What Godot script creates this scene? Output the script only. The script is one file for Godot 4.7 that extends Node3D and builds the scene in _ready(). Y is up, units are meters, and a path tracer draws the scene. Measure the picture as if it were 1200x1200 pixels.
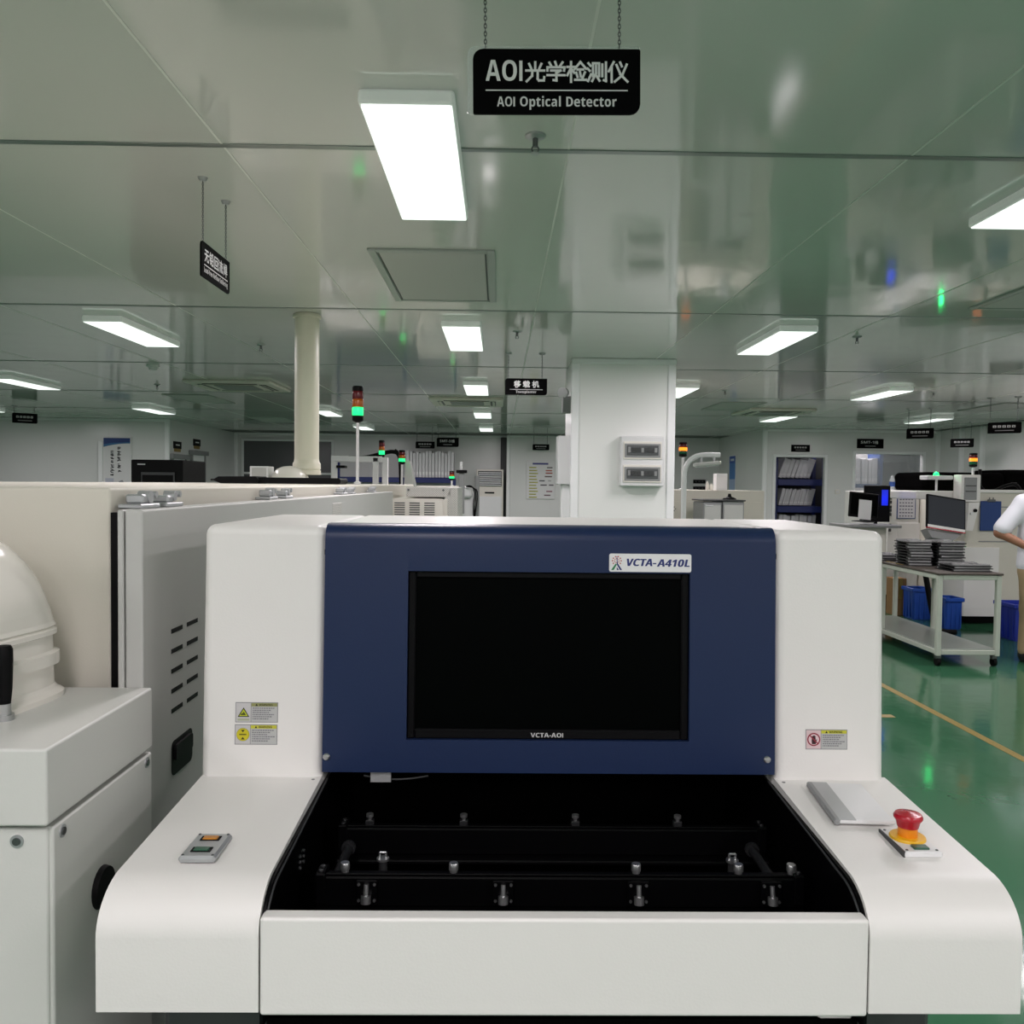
extends Node3D

const S := 0.92            # ceiling grid module, in units of its survey
const CEIL := 2.65
var M := {}
var T := Transform3D.IDENTITY
var taken := {}
var rng := RandomNumberGenerator.new()
var glyphs := {
	"光": "50,4 50,40;20,12 30,34;80,12 70,34;6,44 94,44;36,44 34,70 8,96;62,44 62,84 68,92 92,92 94,76",
	"学": "18,6 28,24;46,2 52,20;82,4 70,22;8,44 8,28 92,28 90,44;26,44 72,44 52,56;52,56 52,92 38,90;8,66 92,66",
	"检": "4,26 40,26;22,2 22,98;22,30 4,66;24,36 38,54;68,2 40,36;68,2 96,34;54,38 82,38;48,54 54,74;66,50 70,72;90,52 76,86;42,88 96,88",
	"测": "6,8 16,20;2,34 12,44;4,94 18,62;28,70 28,8 58,8 58,70;43,20 43,56 24,94;46,70 60,92;74,14 74,70;92,4 92,94 82,90",
	"仪": "28,2 4,46;18,30 18,98;60,4 68,22;42,16 62,62 96,96;92,14 70,66 34,96",
	"无": "14,10 86,10;6,42 94,42;46,10 42,60 8,96;58,42 58,84 64,92 92,92 94,74",
	"铅": "22,2 4,34;14,20 42,20;8,42 42,42;8,62 42,62;24,42 24,90 42,80;56,6 54,28 44,44;56,6 84,6 84,34 96,40;52,96 52,56 92,56 92,96;52,92 92,92",
	"回": "8,98 8,6 92,6 92,98;8,94 92,94;32,70 32,32 68,32 68,70 32,70",
	"流": "6,8 16,20;2,34 12,44;4,94 18,62;62,0 68,12;34,18 96,18;58,20 44,42 82,40;76,30 90,48;46,54 42,76 32,96;64,54 64,92;82,54 82,90 94,90 96,80",
	"焊": "8,30 12,50;42,24 34,44;24,4 24,50 4,96;26,56 42,84;54,40 54,4 90,4 90,40 54,40;54,22 90,22;50,56 94,56;44,74 98,74;72,56 72,100",
	"移": "40,4 8,14;2,32 44,32;24,12 24,98;24,36 4,68;26,40 42,60;66,2 46,26;60,12 88,12 48,50;62,24 72,34;72,44 46,70;68,54 96,54 44,98;66,66 76,78",
	"载": "6,14 56,14;30,2 30,30;2,30 96,30;4,46 52,46;26,36 14,62 52,62;34,52 34,98;2,80 56,76;66,2 72,50 90,94 97,78;92,44 58,94;80,8 90,20",
	"机": "4,26 40,26;22,2 22,98;22,30 4,66;24,36 38,54;56,10 54,60 40,96;56,10 82,10 82,86 96,90 97,74",
	"线": "24,2 8,26 28,28 6,56 36,50;4,86 40,74;46,26 92,18;44,50 96,40;62,4 68,50 86,92 97,74;92,56 48,94;78,4 90,14",
}


# ---------------------------------------------------------------- materials
func mat(n: String, hex: String, rough := 0.5, metal := 0.0, more := {}) -> StandardMaterial3D:
	var m := StandardMaterial3D.new()
	m.resource_name = n
	m.albedo_color = Color(hex)
	m.roughness = rough
	m.metallic = metal
	for k in more:
		m.set(k, more[k])
	M[n] = m
	return m


func noise_tex(freq: float, normal: bool, lo := 0.0, hi := 1.0, side := 512, oct := 4, strength := 4.0) -> NoiseTexture2D:
	var n := FastNoiseLite.new()
	n.seed = 7
	n.noise_type = FastNoiseLite.TYPE_SIMPLEX_SMOOTH
	n.frequency = freq
	n.fractal_octaves = oct
	var t := NoiseTexture2D.new()
	t.width = side
	t.height = side
	t.seamless = true
	t.noise = n
	if normal:
		t.as_normal_map = true
		t.bump_strength = strength
	else:
		var g := Gradient.new()
		g.set_color(0, Color(lo, lo, lo))
		g.set_color(1, Color(hi, hi, hi))
		t.color_ramp = g
	return t


func glow(n: String, hex: String, e: float) -> void:
	mat(n, hex, 0.35, 0.0, {"emission_enabled": true, "emission": Color(hex), "emission_energy_multiplier": e})


func materials() -> void:
	var peel := noise_tex(0.09, true, 0, 1, 256, 2, 3.0)
	var coat := {"normal_enabled": true, "normal_texture": peel, "normal_scale": 0.05, "uv1_triplanar": true, "uv1_scale": Vector3(9, 9, 9)}
	mat("white", "e6e5e1", 0.38, 0, coat)
	mat("warm_white", "dedad0", 0.4, 0, coat)
	mat("plain_white", "e2e3e3", 0.4)
	mat("beige", "d2cfc2", 0.55, 0, coat)
	mat("blue", "1b2a4b", 0.36, 0, coat)
	M.blue.metallic_specular = 0.38
	mat("grey_panel", "bcbdb9", 0.45, 0, coat)
	mat("grey_white", "d2d3ce", 0.42, 0, coat)
	mat("screen_grey", "3a3e44", 0.45, 0, {"metallic_specular": 0.25})
	mat("plastic_white", "e9e6dd", 0.16)
	mat("pvc", "d9d6c4", 0.35)
	mat("black", "0a0a0b", 0.55, 0, {"metallic_specular": 0.25})
	mat("sign_black", "070708", 0.6, 0, {"metallic_specular": 0.15})
	mat("cloth_black", "060606", 0.95, 0, {"metallic_specular": 0.05})
	mat("anodised", "040405", 0.4, 0.0, {"metallic_specular": 0.22})
	mat("pit", "030303", 0.75, 0.0, {"metallic_specular": 0.15})
	mat("bezel", "08080a", 0.5, 0, {"metallic_specular": 0.25})
	mat("screen", "020303", 0.3, 0, {"metallic_specular": 0.12})
	mat("steel", "b9bbbb", 0.3, 0.9)
	mat("dark_steel", "6d6f70", 0.35, 0.9)
	mat("aluminium", "b4b7b8", 0.4, 0.6)
	mat("grey", "8d8f8f", 0.5)
	mat("dark_grey", "3a3c3d", 0.5)
	mat("red", "b0182a", 0.25)
	mat("yellow", "e8b416", 0.35)
	mat("orange", "e88a10", 0.35)
	mat("amber", "b87a28", 0.35)
	mat("green_button", "2f5a44", 0.35)
	mat("ink", "ffffff", 0.55, 0, {"vertex_color_use_as_albedo": true})
	mat("lens_red", "5a0a14", 0.2)
	mat("lens_amber", "b0580c", 0.2)
	mat("lens_green", "0c5a34", 0.2)
	glow("lit_green", "18e070", 2.1)
	glow("lit_amber", "ff7a1c", 2.4)
	glow("lit_diffuser", "f6fff8", 1.3)
	glow("lit_blue", "1a30d8", 0.45)
	mat("clear", "f4f8f8", 0.08, 0, {"transparency": BaseMaterial3D.TRANSPARENCY_ALPHA, "albedo_color": Color(0.95, 0.98, 0.98, 0.16)})
	mat("smoked", "30343a", 0.1, 0, {"transparency": BaseMaterial3D.TRANSPARENCY_ALPHA, "albedo_color": Color(0.3, 0.32, 0.34, 0.55)})
	mat("dark_glass", "4d5152", 0.2)
	mat("blue_rack", "1c2a66", 0.4)
	mat("blue_bin", "1f4fae", 0.45)
	mat("blue_bin_dark", "1a2f9a", 0.45)
	mat("card", "8d6c45", 0.85)
	mat("paper", "e6e6e6", 0.8)
	mat("stencil", "cfcfd1", 0.45, 0.2)
	mat("cart", "b9c0b4", 0.5)
	mat("cart_top", "4a443d", 0.6)
	mat("steel_sheet", "9aa39c", 0.3, 0.5)
	mat("tray_dark", "17181a", 0.5)
	mat("tray_grey", "9b9c9c", 0.45, 0.4)
	mat("clip_blue", "1d3f7c", 0.5)
	mat("skin", "94694f", 0.6)
	mat("shirt", "dfe2e8", 0.85)
	mat("khaki", "b09a78", 0.85)
	mat("hair", "0c0b0b", 0.6)
	mat("shoe", "18181a", 0.6)
	mat("column_face", "eef0ed", 0.3)
	mat("wall", "e2e4e2", 0.26, 0, {"normal_enabled": true, "normal_texture": noise_tex(0.01, true, 0, 1, 256, 2, 1.0), "normal_scale": 0.05, "uv1_triplanar": true, "uv1_world_triplanar": true, "uv1_scale": Vector3(0.8, 0.8, 0.8)})
	mat("wall_trim", "f4f6f6", 0.35)
	var wave := noise_tex(0.006, true, 0, 1, 512, 2, 3.0)
	mat("ceiling", "d8dad5", 0.085, 0, {"normal_enabled": true, "normal_texture": wave, "normal_scale": 0.1, "uv1_triplanar": true, "uv1_world_triplanar": true, "uv1_scale": Vector3(0.5, 0.5, 0.5), "metallic_specular": 0.6})
	mat("ceiling_gap", "6f746f", 0.6)
	mat("ceiling_joint", "a9afaa", 0.35)
	mat("cap_strip", "8f9692", 0.3, 0.7)
	mat("seal", "e4e6e0", 0.5)
	mat("lamp_side", "eef2ee", 0.4, 0, {"emission_enabled": true, "emission": Color("eef6f0"), "emission_energy_multiplier": 0.1})
	mat("floor", "386a4c", 0.14, 0, {"roughness_texture": noise_tex(0.01, false, 0.6, 1.0, 512, 4), "uv1_triplanar": true, "uv1_world_triplanar": true, "uv1_scale": Vector3(0.4, 0.4, 0.4), "normal_enabled": true, "normal_texture": noise_tex(0.02, true, 0, 1, 512, 3, 2.0), "normal_scale": 0.06})
	mat("line_paint", "917b3a", 0.35)
	var im := Image.create(64, 64, false, Image.FORMAT_RGB8)
	im.fill(Color("c6c5bf"))
	for k in [Vector2i(16, 16), Vector2i(48, 48)]:
		for y in 64:
			for x in 64:
				if Vector2(x - k.x, y - k.y).length() < 9:
					im.set_pixel(x, y, Color("55554f"))
	mat("perforated", "ffffff", 0.5, 0, {"albedo_texture": ImageTexture.create_from_image(im), "uv1_triplanar": true, "uv1_scale": Vector3(80, 80, 80)})


# ---------------------------------------------------------------- mesh helpers
func mb() -> SurfaceTool:
	var st := SurfaceTool.new()
	st.begin(Mesh.PRIMITIVE_TRIANGLES)
	st.set_color(Color.WHITE)
	return st


func tri(st: SurfaceTool, a: Vector3, b: Vector3, c: Vector3, na: Vector3, nb: Vector3, nc: Vector3) -> void:
	if (b - a).cross(c - a).dot(na + nb + nc) > 0.0:
		var t := b
		b = c
		c = t
		t = nb
		nb = nc
		nc = t
	st.set_normal((T.basis * na).normalized())
	st.add_vertex(T * a)
	st.set_normal((T.basis * nb).normalized())
	st.add_vertex(T * b)
	st.set_normal((T.basis * nc).normalized())
	st.add_vertex(T * c)


func face(st: SurfaceTool, p: Array, n: Vector3) -> void:
	for i in range(1, p.size() - 1):
		tri(st, p[0], p[i], p[i + 1], n, n, n)


# box from x0..x1, y0..y1 and depth z0..z1 (depth grows away from the doorway side), chamfered by b
func bx(st: SurfaceTool, x0: float, x1: float, y0: float, y1: float, z0: float, z1: float, b := 0.0) -> void:
	box(st, Vector3((x0 + x1) / 2, (y0 + y1) / 2, -(z0 + z1) / 2), Vector3(x1 - x0, y1 - y0, z1 - z0), b)


func box(st: SurfaceTool, c: Vector3, s: Vector3, b := 0.0) -> void:
	var h := s.abs() / 2
	b = minf(b, minf(h.x, minf(h.y, h.z)) * 0.9)
	for ax in 3:
		var u := (ax + 1) % 3
		var v := (ax + 2) % 3
		for sg in [-1.0, 1.0]:
			var n := Vector3.ZERO
			n[ax] = sg
			var q := []
			for k in [[-1, -1], [1, -1], [1, 1], [-1, 1]]:
				var p := Vector3.ZERO
				p[ax] = sg * h[ax]
				p[u] = k[0] * (h[u] - b)
				p[v] = k[1] * (h[v] - b)
				q.append(c + p)
			face(st, q, n)
	if b <= 0.0:
		return
	for ax in 3:
		var u := (ax + 1) % 3
		var v := (ax + 2) % 3
		for su in [-1.0, 1.0]:
			for sv in [-1.0, 1.0]:
				var q := []
				for k in [[-1, 0], [1, 0], [1, 1], [-1, 1]]:
					var p := Vector3.ZERO
					p[ax] = k[0] * (h[ax] - b)
					p[u] = su * (h[u] - (b if k[1] else 0.0))
					p[v] = sv * (h[v] - (0.0 if k[1] else b))
					q.append(c + p)
				var n := Vector3.ZERO
				n[u] = su
				n[v] = sv
				face(st, q, n.normalized())
	for sx in [-1.0, 1.0]:
		for sy in [-1.0, 1.0]:
			for sz in [-1.0, 1.0]:
				var d := Vector3(sx, sy, sz)
				face(st, [c + d * Vector3(h.x, h.y - b, h.z - b), c + d * Vector3(h.x - b, h.y, h.z - b), c + d * Vector3(h.x - b, h.y - b, h.z)], d.normalized())


func rb(st: SurfaceTool, x0: float, x1: float, y0: float, y1: float, z0: float, z1: float, r: float, seg := 3) -> void:
	var c := Vector3((x0 + x1) / 2, (y0 + y1) / 2, -(z0 + z1) / 2)
	var h := Vector3(absf(x1 - x0), absf(y1 - y0), absf(z1 - z0)) / 2
	r = minf(r, minf(h.x, minf(h.y, h.z)) * 0.99)
	var n := 2 * seg + 2
	for ax in 3:
		var u := (ax + 1) % 3
		var v := (ax + 2) % 3
		for sg in [-1.0, 1.0]:
			var P := []
			var N := []
			for i in n:
				for j in n:
					var d := Vector3.ZERO
					var o := Vector3.ZERO
					d[ax] = sg
					o[ax] = sg * (h[ax] - r)
					d[u] = tan((-(1.0 - float(i) / seg) if i <= seg else float(i - seg - 1) / seg) * PI / 4)
					d[v] = tan((-(1.0 - float(j) / seg) if j <= seg else float(j - seg - 1) / seg) * PI / 4)
					o[u] = (h[u] - r) * (-1 if i <= seg else 1)
					o[v] = (h[v] - r) * (-1 if j <= seg else 1)
					d = d.normalized()
					P.append(c + o + d * r)
					N.append(d)
			for i in n - 1:
				for j in n - 1:
					var a := i * n + j
					tri(st, P[a], P[a + n], P[a + n + 1], N[a], N[a + n], N[a + n + 1])
					tri(st, P[a], P[a + n + 1], P[a + 1], N[a], N[a + n + 1], N[a + 1])


func frame_of(d: Vector3) -> Array:
	var u := d.cross(Vector3.UP if absf(d.y) < 0.9 else Vector3.RIGHT).normalized()
	return [u, d.cross(u).normalized()]


func cyl(st: SurfaceTool, a: Vector3, b: Vector3, r0: float, r1 := -1.0, seg := 16, caps := true) -> void:
	if r1 < 0:
		r1 = r0
	var d := (b - a).normalized()
	var uv := frame_of(d)
	for i in seg:
		var t0 := TAU * i / seg
		var t1 := TAU * (i + 1) / seg
		var n0: Vector3 = uv[0] * cos(t0) + uv[1] * sin(t0)
		var n1: Vector3 = uv[0] * cos(t1) + uv[1] * sin(t1)
		tri(st, a + n0 * r0, b + n0 * r1, b + n1 * r1, n0, n0, n1)
		tri(st, a + n0 * r0, b + n1 * r1, a + n1 * r0, n0, n1, n1)
		if caps:
			tri(st, a, a + n0 * r0, a + n1 * r0, -d, -d, -d)
			tri(st, b, b + n0 * r1, b + n1 * r1, d, d, d)


# profile of (radius, height) pairs turned round the vertical through base
func lathe(st: SurfaceTool, prof: Array, base: Vector3, seg := 24, crease := 0.75) -> void:
	var ns := []
	for i in prof.size() - 1:
		var e: Vector2 = prof[i + 1] - prof[i]
		ns.append(Vector2(e.y, -e.x).normalized())
	for i in prof.size() - 1:
		var n0: Vector2 = ns[i]
		var n1: Vector2 = ns[i]
		if i > 0 and ns[i].dot(ns[i - 1]) > crease:
			n0 = (ns[i] + ns[i - 1]).normalized()
		if i < ns.size() - 1 and ns[i].dot(ns[i + 1]) > crease:
			n1 = (ns[i] + ns[i + 1]).normalized()
		for k in seg:
			var c0 := Vector3(cos(TAU * k / seg), 0, sin(TAU * k / seg))
			var c1 := Vector3(cos(TAU * (k + 1) / seg), 0, sin(TAU * (k + 1) / seg))
			var a: Vector3 = base + c0 * prof[i].x + Vector3.UP * prof[i].y
			var b: Vector3 = base + c1 * prof[i].x + Vector3.UP * prof[i].y
			var c: Vector3 = base + c1 * prof[i + 1].x + Vector3.UP * prof[i + 1].y
			var d: Vector3 = base + c0 * prof[i + 1].x + Vector3.UP * prof[i + 1].y
			var na := c0 * n0.x + Vector3.UP * n0.y
			var nb := c1 * n0.x + Vector3.UP * n0.y
			var nc := c1 * n1.x + Vector3.UP * n1.y
			var nd := c0 * n1.x + Vector3.UP * n1.y
			if prof[i].x > 0:
				tri(st, a, b, c, na, nb, nc)
			if prof[i + 1].x > 0:
				tri(st, a, c, d, na, nc, nd)


func tube(st: SurfaceTool, pts: Array, r: float, seg := 8) -> void:
	var u := Vector3.ZERO
	var rings := []
	for i in pts.size():
		var d: Vector3 = (pts[mini(i + 1, pts.size() - 1)] - pts[maxi(i - 1, 0)]).normalized()
		u = frame_of(d)[0] if i == 0 else (u - d * u.dot(d)).normalized()
		var v := d.cross(u)
		var ring := []
		for k in seg:
			ring.append(u * cos(TAU * k / seg) + v * sin(TAU * k / seg))
		rings.append(ring)
	for i in pts.size() - 1:
		for k in seg:
			var k1 := (k + 1) % seg
			var n00: Vector3 = rings[i][k]
			var n01: Vector3 = rings[i][k1]
			var n10: Vector3 = rings[i + 1][k]
			var n11: Vector3 = rings[i + 1][k1]
			tri(st, pts[i] + n00 * r, pts[i + 1] + n10 * r, pts[i + 1] + n11 * r, n00, n10, n11)
			tri(st, pts[i] + n00 * r, pts[i + 1] + n11 * r, pts[i] + n01 * r, n00, n11, n01)
	for e in [0, pts.size() - 1]:
		var d: Vector3 = (pts[0] - pts[1] if e == 0 else pts[e] - pts[e - 1]).normalized()
		for k in seg:
			tri(st, pts[e], pts[e] + rings[e][k] * r, pts[e] + rings[e][(k + 1) % seg] * r, d, d, d)


func bend(pts: Array, r: float, seg := 5) -> Array:
	var out := [pts[0]]
	for i in range(1, pts.size() - 1):
		var a: Vector3 = pts[i] + (pts[i - 1] - pts[i]).limit_length(r)
		var b: Vector3 = pts[i] + (pts[i + 1] - pts[i]).limit_length(r)
		for k in seg + 1:
			var t := float(k) / seg
			out.append(a.lerp(pts[i], t).lerp((pts[i] as Vector3).lerp(b, t), t))
	out.append(pts[-1])
	return out


# polygon in x, y extruded along z from z0 to z1 in the frame xf
func extr(st: SurfaceTool, poly: Array, z0: float, z1: float, xf := Transform3D.IDENTITY, crease := 0.7) -> void:
	var keep := T
	T = T * xf
	var pv := PackedVector2Array(poly)
	var area := 0.0
	for i in pv.size():
		area += pv[i].cross(pv[(i + 1) % pv.size()])
	var sg := signf(area)
	var idx := Geometry2D.triangulate_polygon(pv)
	for i in range(0, idx.size(), 3):
		for z in [[z0, -1.0], [z1, 1.0]]:
			var q := []
			for k in 3:
				q.append(Vector3(pv[idx[i + k]].x, pv[idx[i + k]].y, z[0]))
			var n := Vector3(0, 0, z[1] * signf(z1 - z0))
			tri(st, q[0], q[1], q[2], n, n, n)
	var en := []
	for i in pv.size():
		var e := pv[(i + 1) % pv.size()] - pv[i]
		en.append(Vector2(e.y, -e.x).normalized() * sg)
	for i in pv.size():
		var j := (i + 1) % pv.size()
		var p: Vector2 = en[i - 1]
		var q: Vector2 = en[i]
		var r: Vector2 = en[j]
		var n0 := (p + q).normalized() if p.dot(q) > crease else q
		var n1 := (r + q).normalized() if r.dot(q) > crease else q
		var a := Vector3(pv[i].x, pv[i].y, z0)
		var b := Vector3(pv[j].x, pv[j].y, z0)
		var c := Vector3(pv[j].x, pv[j].y, z1)
		var d := Vector3(pv[i].x, pv[i].y, z1)
		var m0 := Vector3(n0.x, n0.y, 0)
		var m1 := Vector3(n1.x, n1.y, 0)
		tri(st, a, b, c, m0, m1, m1)
		tri(st, a, c, d, m0, m1, m0)
	T = keep


func side_xf() -> Transform3D:   # local x = depth, y = up, z = world x
	return Transform3D(Basis(Vector3(0, 0, -1), Vector3(0, 1, 0), Vector3(1, 0, 0)), Vector3.ZERO)


func top_xf() -> Transform3D:    # local x = world x, y = depth, z = up
	return Transform3D(Basis(Vector3(1, 0, 0), Vector3(0, 0, -1), Vector3(0, 1, 0)), Vector3.ZERO)


func rpoly(w: float, h: float, radii: Array, seg := 4) -> Array:   # centred rectangle, radii of corners from lower left anticlockwise
	var out := []
	var cs := [Vector2(-w / 2, -h / 2), Vector2(w / 2, -h / 2), Vector2(w / 2, h / 2), Vector2(-w / 2, h / 2)]
	for i in 4:
		var r: float = radii[i]
		if r <= 0:
			out.append(cs[i])
			continue
		var c: Vector2 = cs[i] - Vector2(signf(cs[i].x), signf(cs[i].y)) * r
		for k in seg + 1:
			var t := PI + PI / 2 * i + PI / 2 * k / seg
			out.append(c + Vector2(cos(t), sin(t)) * r)
	return out


# ---------------------------------------------------------------- print on surfaces: x right, y up, z out of the surface (frame T)
func lin(hex: String) -> Color:
	return Color(hex).srgb_to_linear()


func ink_poly(st: SurfaceTool, pts: Array, hex: String, lift: float) -> void:
	st.set_color(lin(hex))
	var idx := Geometry2D.triangulate_polygon(PackedVector2Array(pts))
	for i in range(0, idx.size(), 3):
		var q := []
		for k in 3:
			q.append(Vector3(pts[idx[i + k]].x, pts[idx[i + k]].y, lift))
		tri(st, q[0], q[1], q[2], Vector3.BACK, Vector3.BACK, Vector3.BACK)


func ink_rect(st: SurfaceTool, x0: float, x1: float, y0: float, y1: float, hex: String, lift: float) -> void:
	ink_poly(st, [Vector2(x0, y0), Vector2(x1, y0), Vector2(x1, y1), Vector2(x0, y1)], hex, lift)


func ink_line(st: SurfaceTool, a: Vector2, b: Vector2, w: float, hex: String, lift: float) -> void:
	var d := (b - a).normalized() * w / 2
	var n := Vector2(-d.y, d.x)
	ink_poly(st, [a - d + n, a - d - n, b + d - n, b + d + n], hex, lift)


func ink_disc(st: SurfaceTool, c: Vector2, r: float, hex: String, lift: float, seg := 20) -> void:
	var q := []
	for k in seg:
		q.append(c + Vector2(cos(TAU * k / seg), sin(TAU * k / seg)) * r)
	ink_poly(st, q, hex, lift)


func ink_glyph(st: SurfaceTool, ch: String, x: float, y: float, s: float, w: float, hex: String, lift: float) -> void:
	for stroke in glyphs[ch].split(";"):
		var last = null
		for pair in stroke.split(" "):
			var xy: PackedStringArray = pair.split(",")
			var p := Vector2(x + float(xy[0]) / 100 * s, y + (1 - float(xy[1]) / 100) * s)
			if last != null:
				ink_line(st, last, p, w, hex, lift)
				lift += 0.00001
			last = p


# lettering of height h (of a capital) starting at x, y; slant leans it; fit > 0 squeezes it to that width
func ink_text(st: SurfaceTool, s: String, x: float, y: float, h: float, hex: String, lift: float, bold := true, fit := 0.0, slant := 0.0) -> float:
	var f := SystemFont.new()
	f.font_names = PackedStringArray(["Droid Sans"])
	f.font_weight = 700 if bold else 400
	var tm := TextMesh.new()
	tm.font = f
	tm.text = s
	tm.font_size = 64
	tm.pixel_size = 1.0 / 64
	tm.depth = 0.0
	tm.curve_step = 2.0
	tm.horizontal_alignment = HORIZONTAL_ALIGNMENT_LEFT
	var v := PackedVector3Array()
	for k in tm.get_surface_count():
		var a := tm.surface_get_arrays(k)
		var vs: PackedVector3Array = a[Mesh.ARRAY_VERTEX]
		var ix = a[Mesh.ARRAY_INDEX]
		if ix == null:
			v.append_array(vs)
		else:
			for i in ix:
				v.append(vs[i])
	var lo := Vector2(1e9, 1e9)
	var hi := Vector2(-1e9, -1e9)
	for p in v:
		lo = lo.min(Vector2(p.x, p.y))
		hi = hi.max(Vector2(p.x, p.y))
	var k := h / 0.714
	var kx := fit / maxf(hi.x - lo.x, 0.001) if fit > 0 else k
	var base := lo.y
	if s.contains("p") or s.contains("g") or s.contains("y"):
		base = lo.y + 0.24
	st.set_color(lin(hex))
	for i in range(0, v.size() - 2, 3):
		var q := []
		for j in 3:
			var py := (v[i + j].y - base) * k
			q.append(Vector3(x + (v[i + j].x - lo.x) * kx + slant * py, y + py, lift))
		tri(st, q[0], q[1], q[2], Vector3.BACK, Vector3.BACK, Vector3.BACK)
	return (hi.x - lo.x) * kx


# ---------------------------------------------------------------- nodes
func numbered(n: String) -> String:
	taken[n] = taken.get(n, 0) + 1
	return n if taken[n] == 1 else "%s_%03d" % [n, taken[n] - 1]


func obj(called: String, st: SurfaceTool, m: String, parent: Node3D = self) -> MeshInstance3D:
	var o := MeshInstance3D.new()
	o.mesh = st.commit()
	o.material_override = null
	(o.mesh as ArrayMesh).surface_set_material(0, M[m])
	put(o, called, parent)
	return o


func put(o: Node3D, called: String, parent: Node3D) -> void:
	o.name = numbered(called) if parent == self else called
	parent.add_child(o, true)
	if parent != self:
		var p := Vector3.ZERO
		var n: Node = parent
		while n is Node3D and n != self:
			p += (n as Node3D).position
			n = n.get_parent()
		o.position = -p


func tag(o: Node3D, label: String, cat: String, group := "") -> Node3D:
	o.set_meta("label", label)
	o.set_meta("category", cat)
	if group:
		o.set_meta("group", group)
	return o


func thing(called: String, label: String, cat: String, at := Vector3.ZERO, group := "") -> Node3D:
	var o := Node3D.new()
	o.name = numbered(called)
	add_child(o, true)
	o.position = at
	return tag(o, label, cat, group)


func dup(o: Node3D, at: Vector3, label: String, turn := 0.0) -> Node3D:
	var c: Node3D = o.duplicate()
	c.name = numbered(String(o.name).rstrip("0123456789").trim_suffix("_"))
	add_child(c, true)
	c.position = at
	c.rotation.y = turn
	c.set_meta("label", label)
	return c


func struct(called: String, st: SurfaceTool, m: String) -> MeshInstance3D:
	var o := obj(called, st, m)
	o.set_meta("kind", "structure")
	return o


func struct_root(called: String) -> Node3D:
	var o := Node3D.new()
	o.name = numbered(called)
	add_child(o, true)
	o.set_meta("kind", "structure")
	return o


# ---------------------------------------------------------------- scene
func _ready() -> void:
	rng.seed = 11
	materials()
	# camera, environment, exposure
	var cam := Camera3D.new()
	cam.name = "camera"
	add_child(cam)
	cam.fov = rad_to_deg(2 * atan(0.6))
	cam.near = 0.05
	cam.far = 100
	var yaw := atan(0.015)
	var pitch := atan(0.033)
	cam.basis = Basis(Vector3.UP, -yaw) * Basis(Vector3.RIGHT, -pitch) * Basis(Vector3.BACK, 0.0114)
	cam.position = Vector3(0, 1.5, 0)
	cam.current = true
	var we := WorldEnvironment.new()
	we.name = "world_environment"
	var env := Environment.new()
	env.background_mode = Environment.BG_COLOR
	env.background_color = Color("0c0d0e")
	env.tonemap_mode = Environment.TONE_MAPPER_LINEAR
	env.tonemap_exposure = 1.0
	env.sdfgi_enabled = true
	env.ssao_enabled = true
	env.ssil_enabled = true
	we.environment = env
	add_child(we)
	ceiling_lights()
	room()
	ceiling_fittings()
	column_and_fittings()
	inspection_machine()
	reflow_oven()
	left_background()
	middle_background()
	right_background()
	hanging_signs()
	cart_and_load()
	operator()


func ceiling_lights() -> void:
	var xs := [-9.2, -6.1, -3.05, -0.31, 2.3, 4.95, 7.65]
	var zs := [-2.6, -0.6, 3.35, 7.2, 11.1, 15.2, 19.2]
	var rows := ["second row behind the viewer", "row behind the viewer", "nearest row", "second row", "third row", "fourth row", "farthest row"]
	var cols := ["far left line", "second line from left", "line above the oven", "line above the blue-fronted machine", "line right of the column", "line above the cart", "line by the right wall"]
	var first: Node3D = null
	for j in zs.size():
		for i in xs.size():
			if i == 2 and j == 4:
				continue    # an air conditioner takes this place
			if zs[j] > 17 and (i < 2 or i > 5) or zs[j] > 18 and i == 5:
				continue
			var at := Vector3(xs[i] * S, CEIL, -zs[j] * S)
			var label: String = "glowing white ceiling light, %s, %s" % [cols[i], rows[j]]
			if first:
				dup(first, at, label)
				continue
			first = thing("ceiling_light", label, "ceiling light", Vector3.ZERO, "rectangular ceiling lights")
			var hs := mb()
			rb(hs, -0.142, 0.142, -0.045, 0.0, -0.55, 0.55, 0.012, 2)
			obj("housing", hs, "lamp_side", first)
			var df := mb()
			extr(df, rpoly(0.268, 1.084, [0.008, 0.008, 0.008, 0.008]), -0.0475, -0.044, top_xf())
			obj("diffuser", df, "lit_diffuser", first)
			var al := AreaLight3D.new()
			al.name = "lamp"
			al.area_size = Vector2(0.262, 1.078)
			al.light_energy = 2.56
			al.light_color = Color("fff3f9")
			al.area_range = 40.0
			al.area_attenuation = 2.0
			al.shadow_enabled = true
			al.rotation.x = -PI / 2
			al.position = Vector3(0, -0.052, 0)
			first.add_child(al)
			first.position = at
	dup(first, Vector3(7.7, CEIL, -17.75), "white ceiling light inside the store behind the window", PI / 2)


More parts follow.
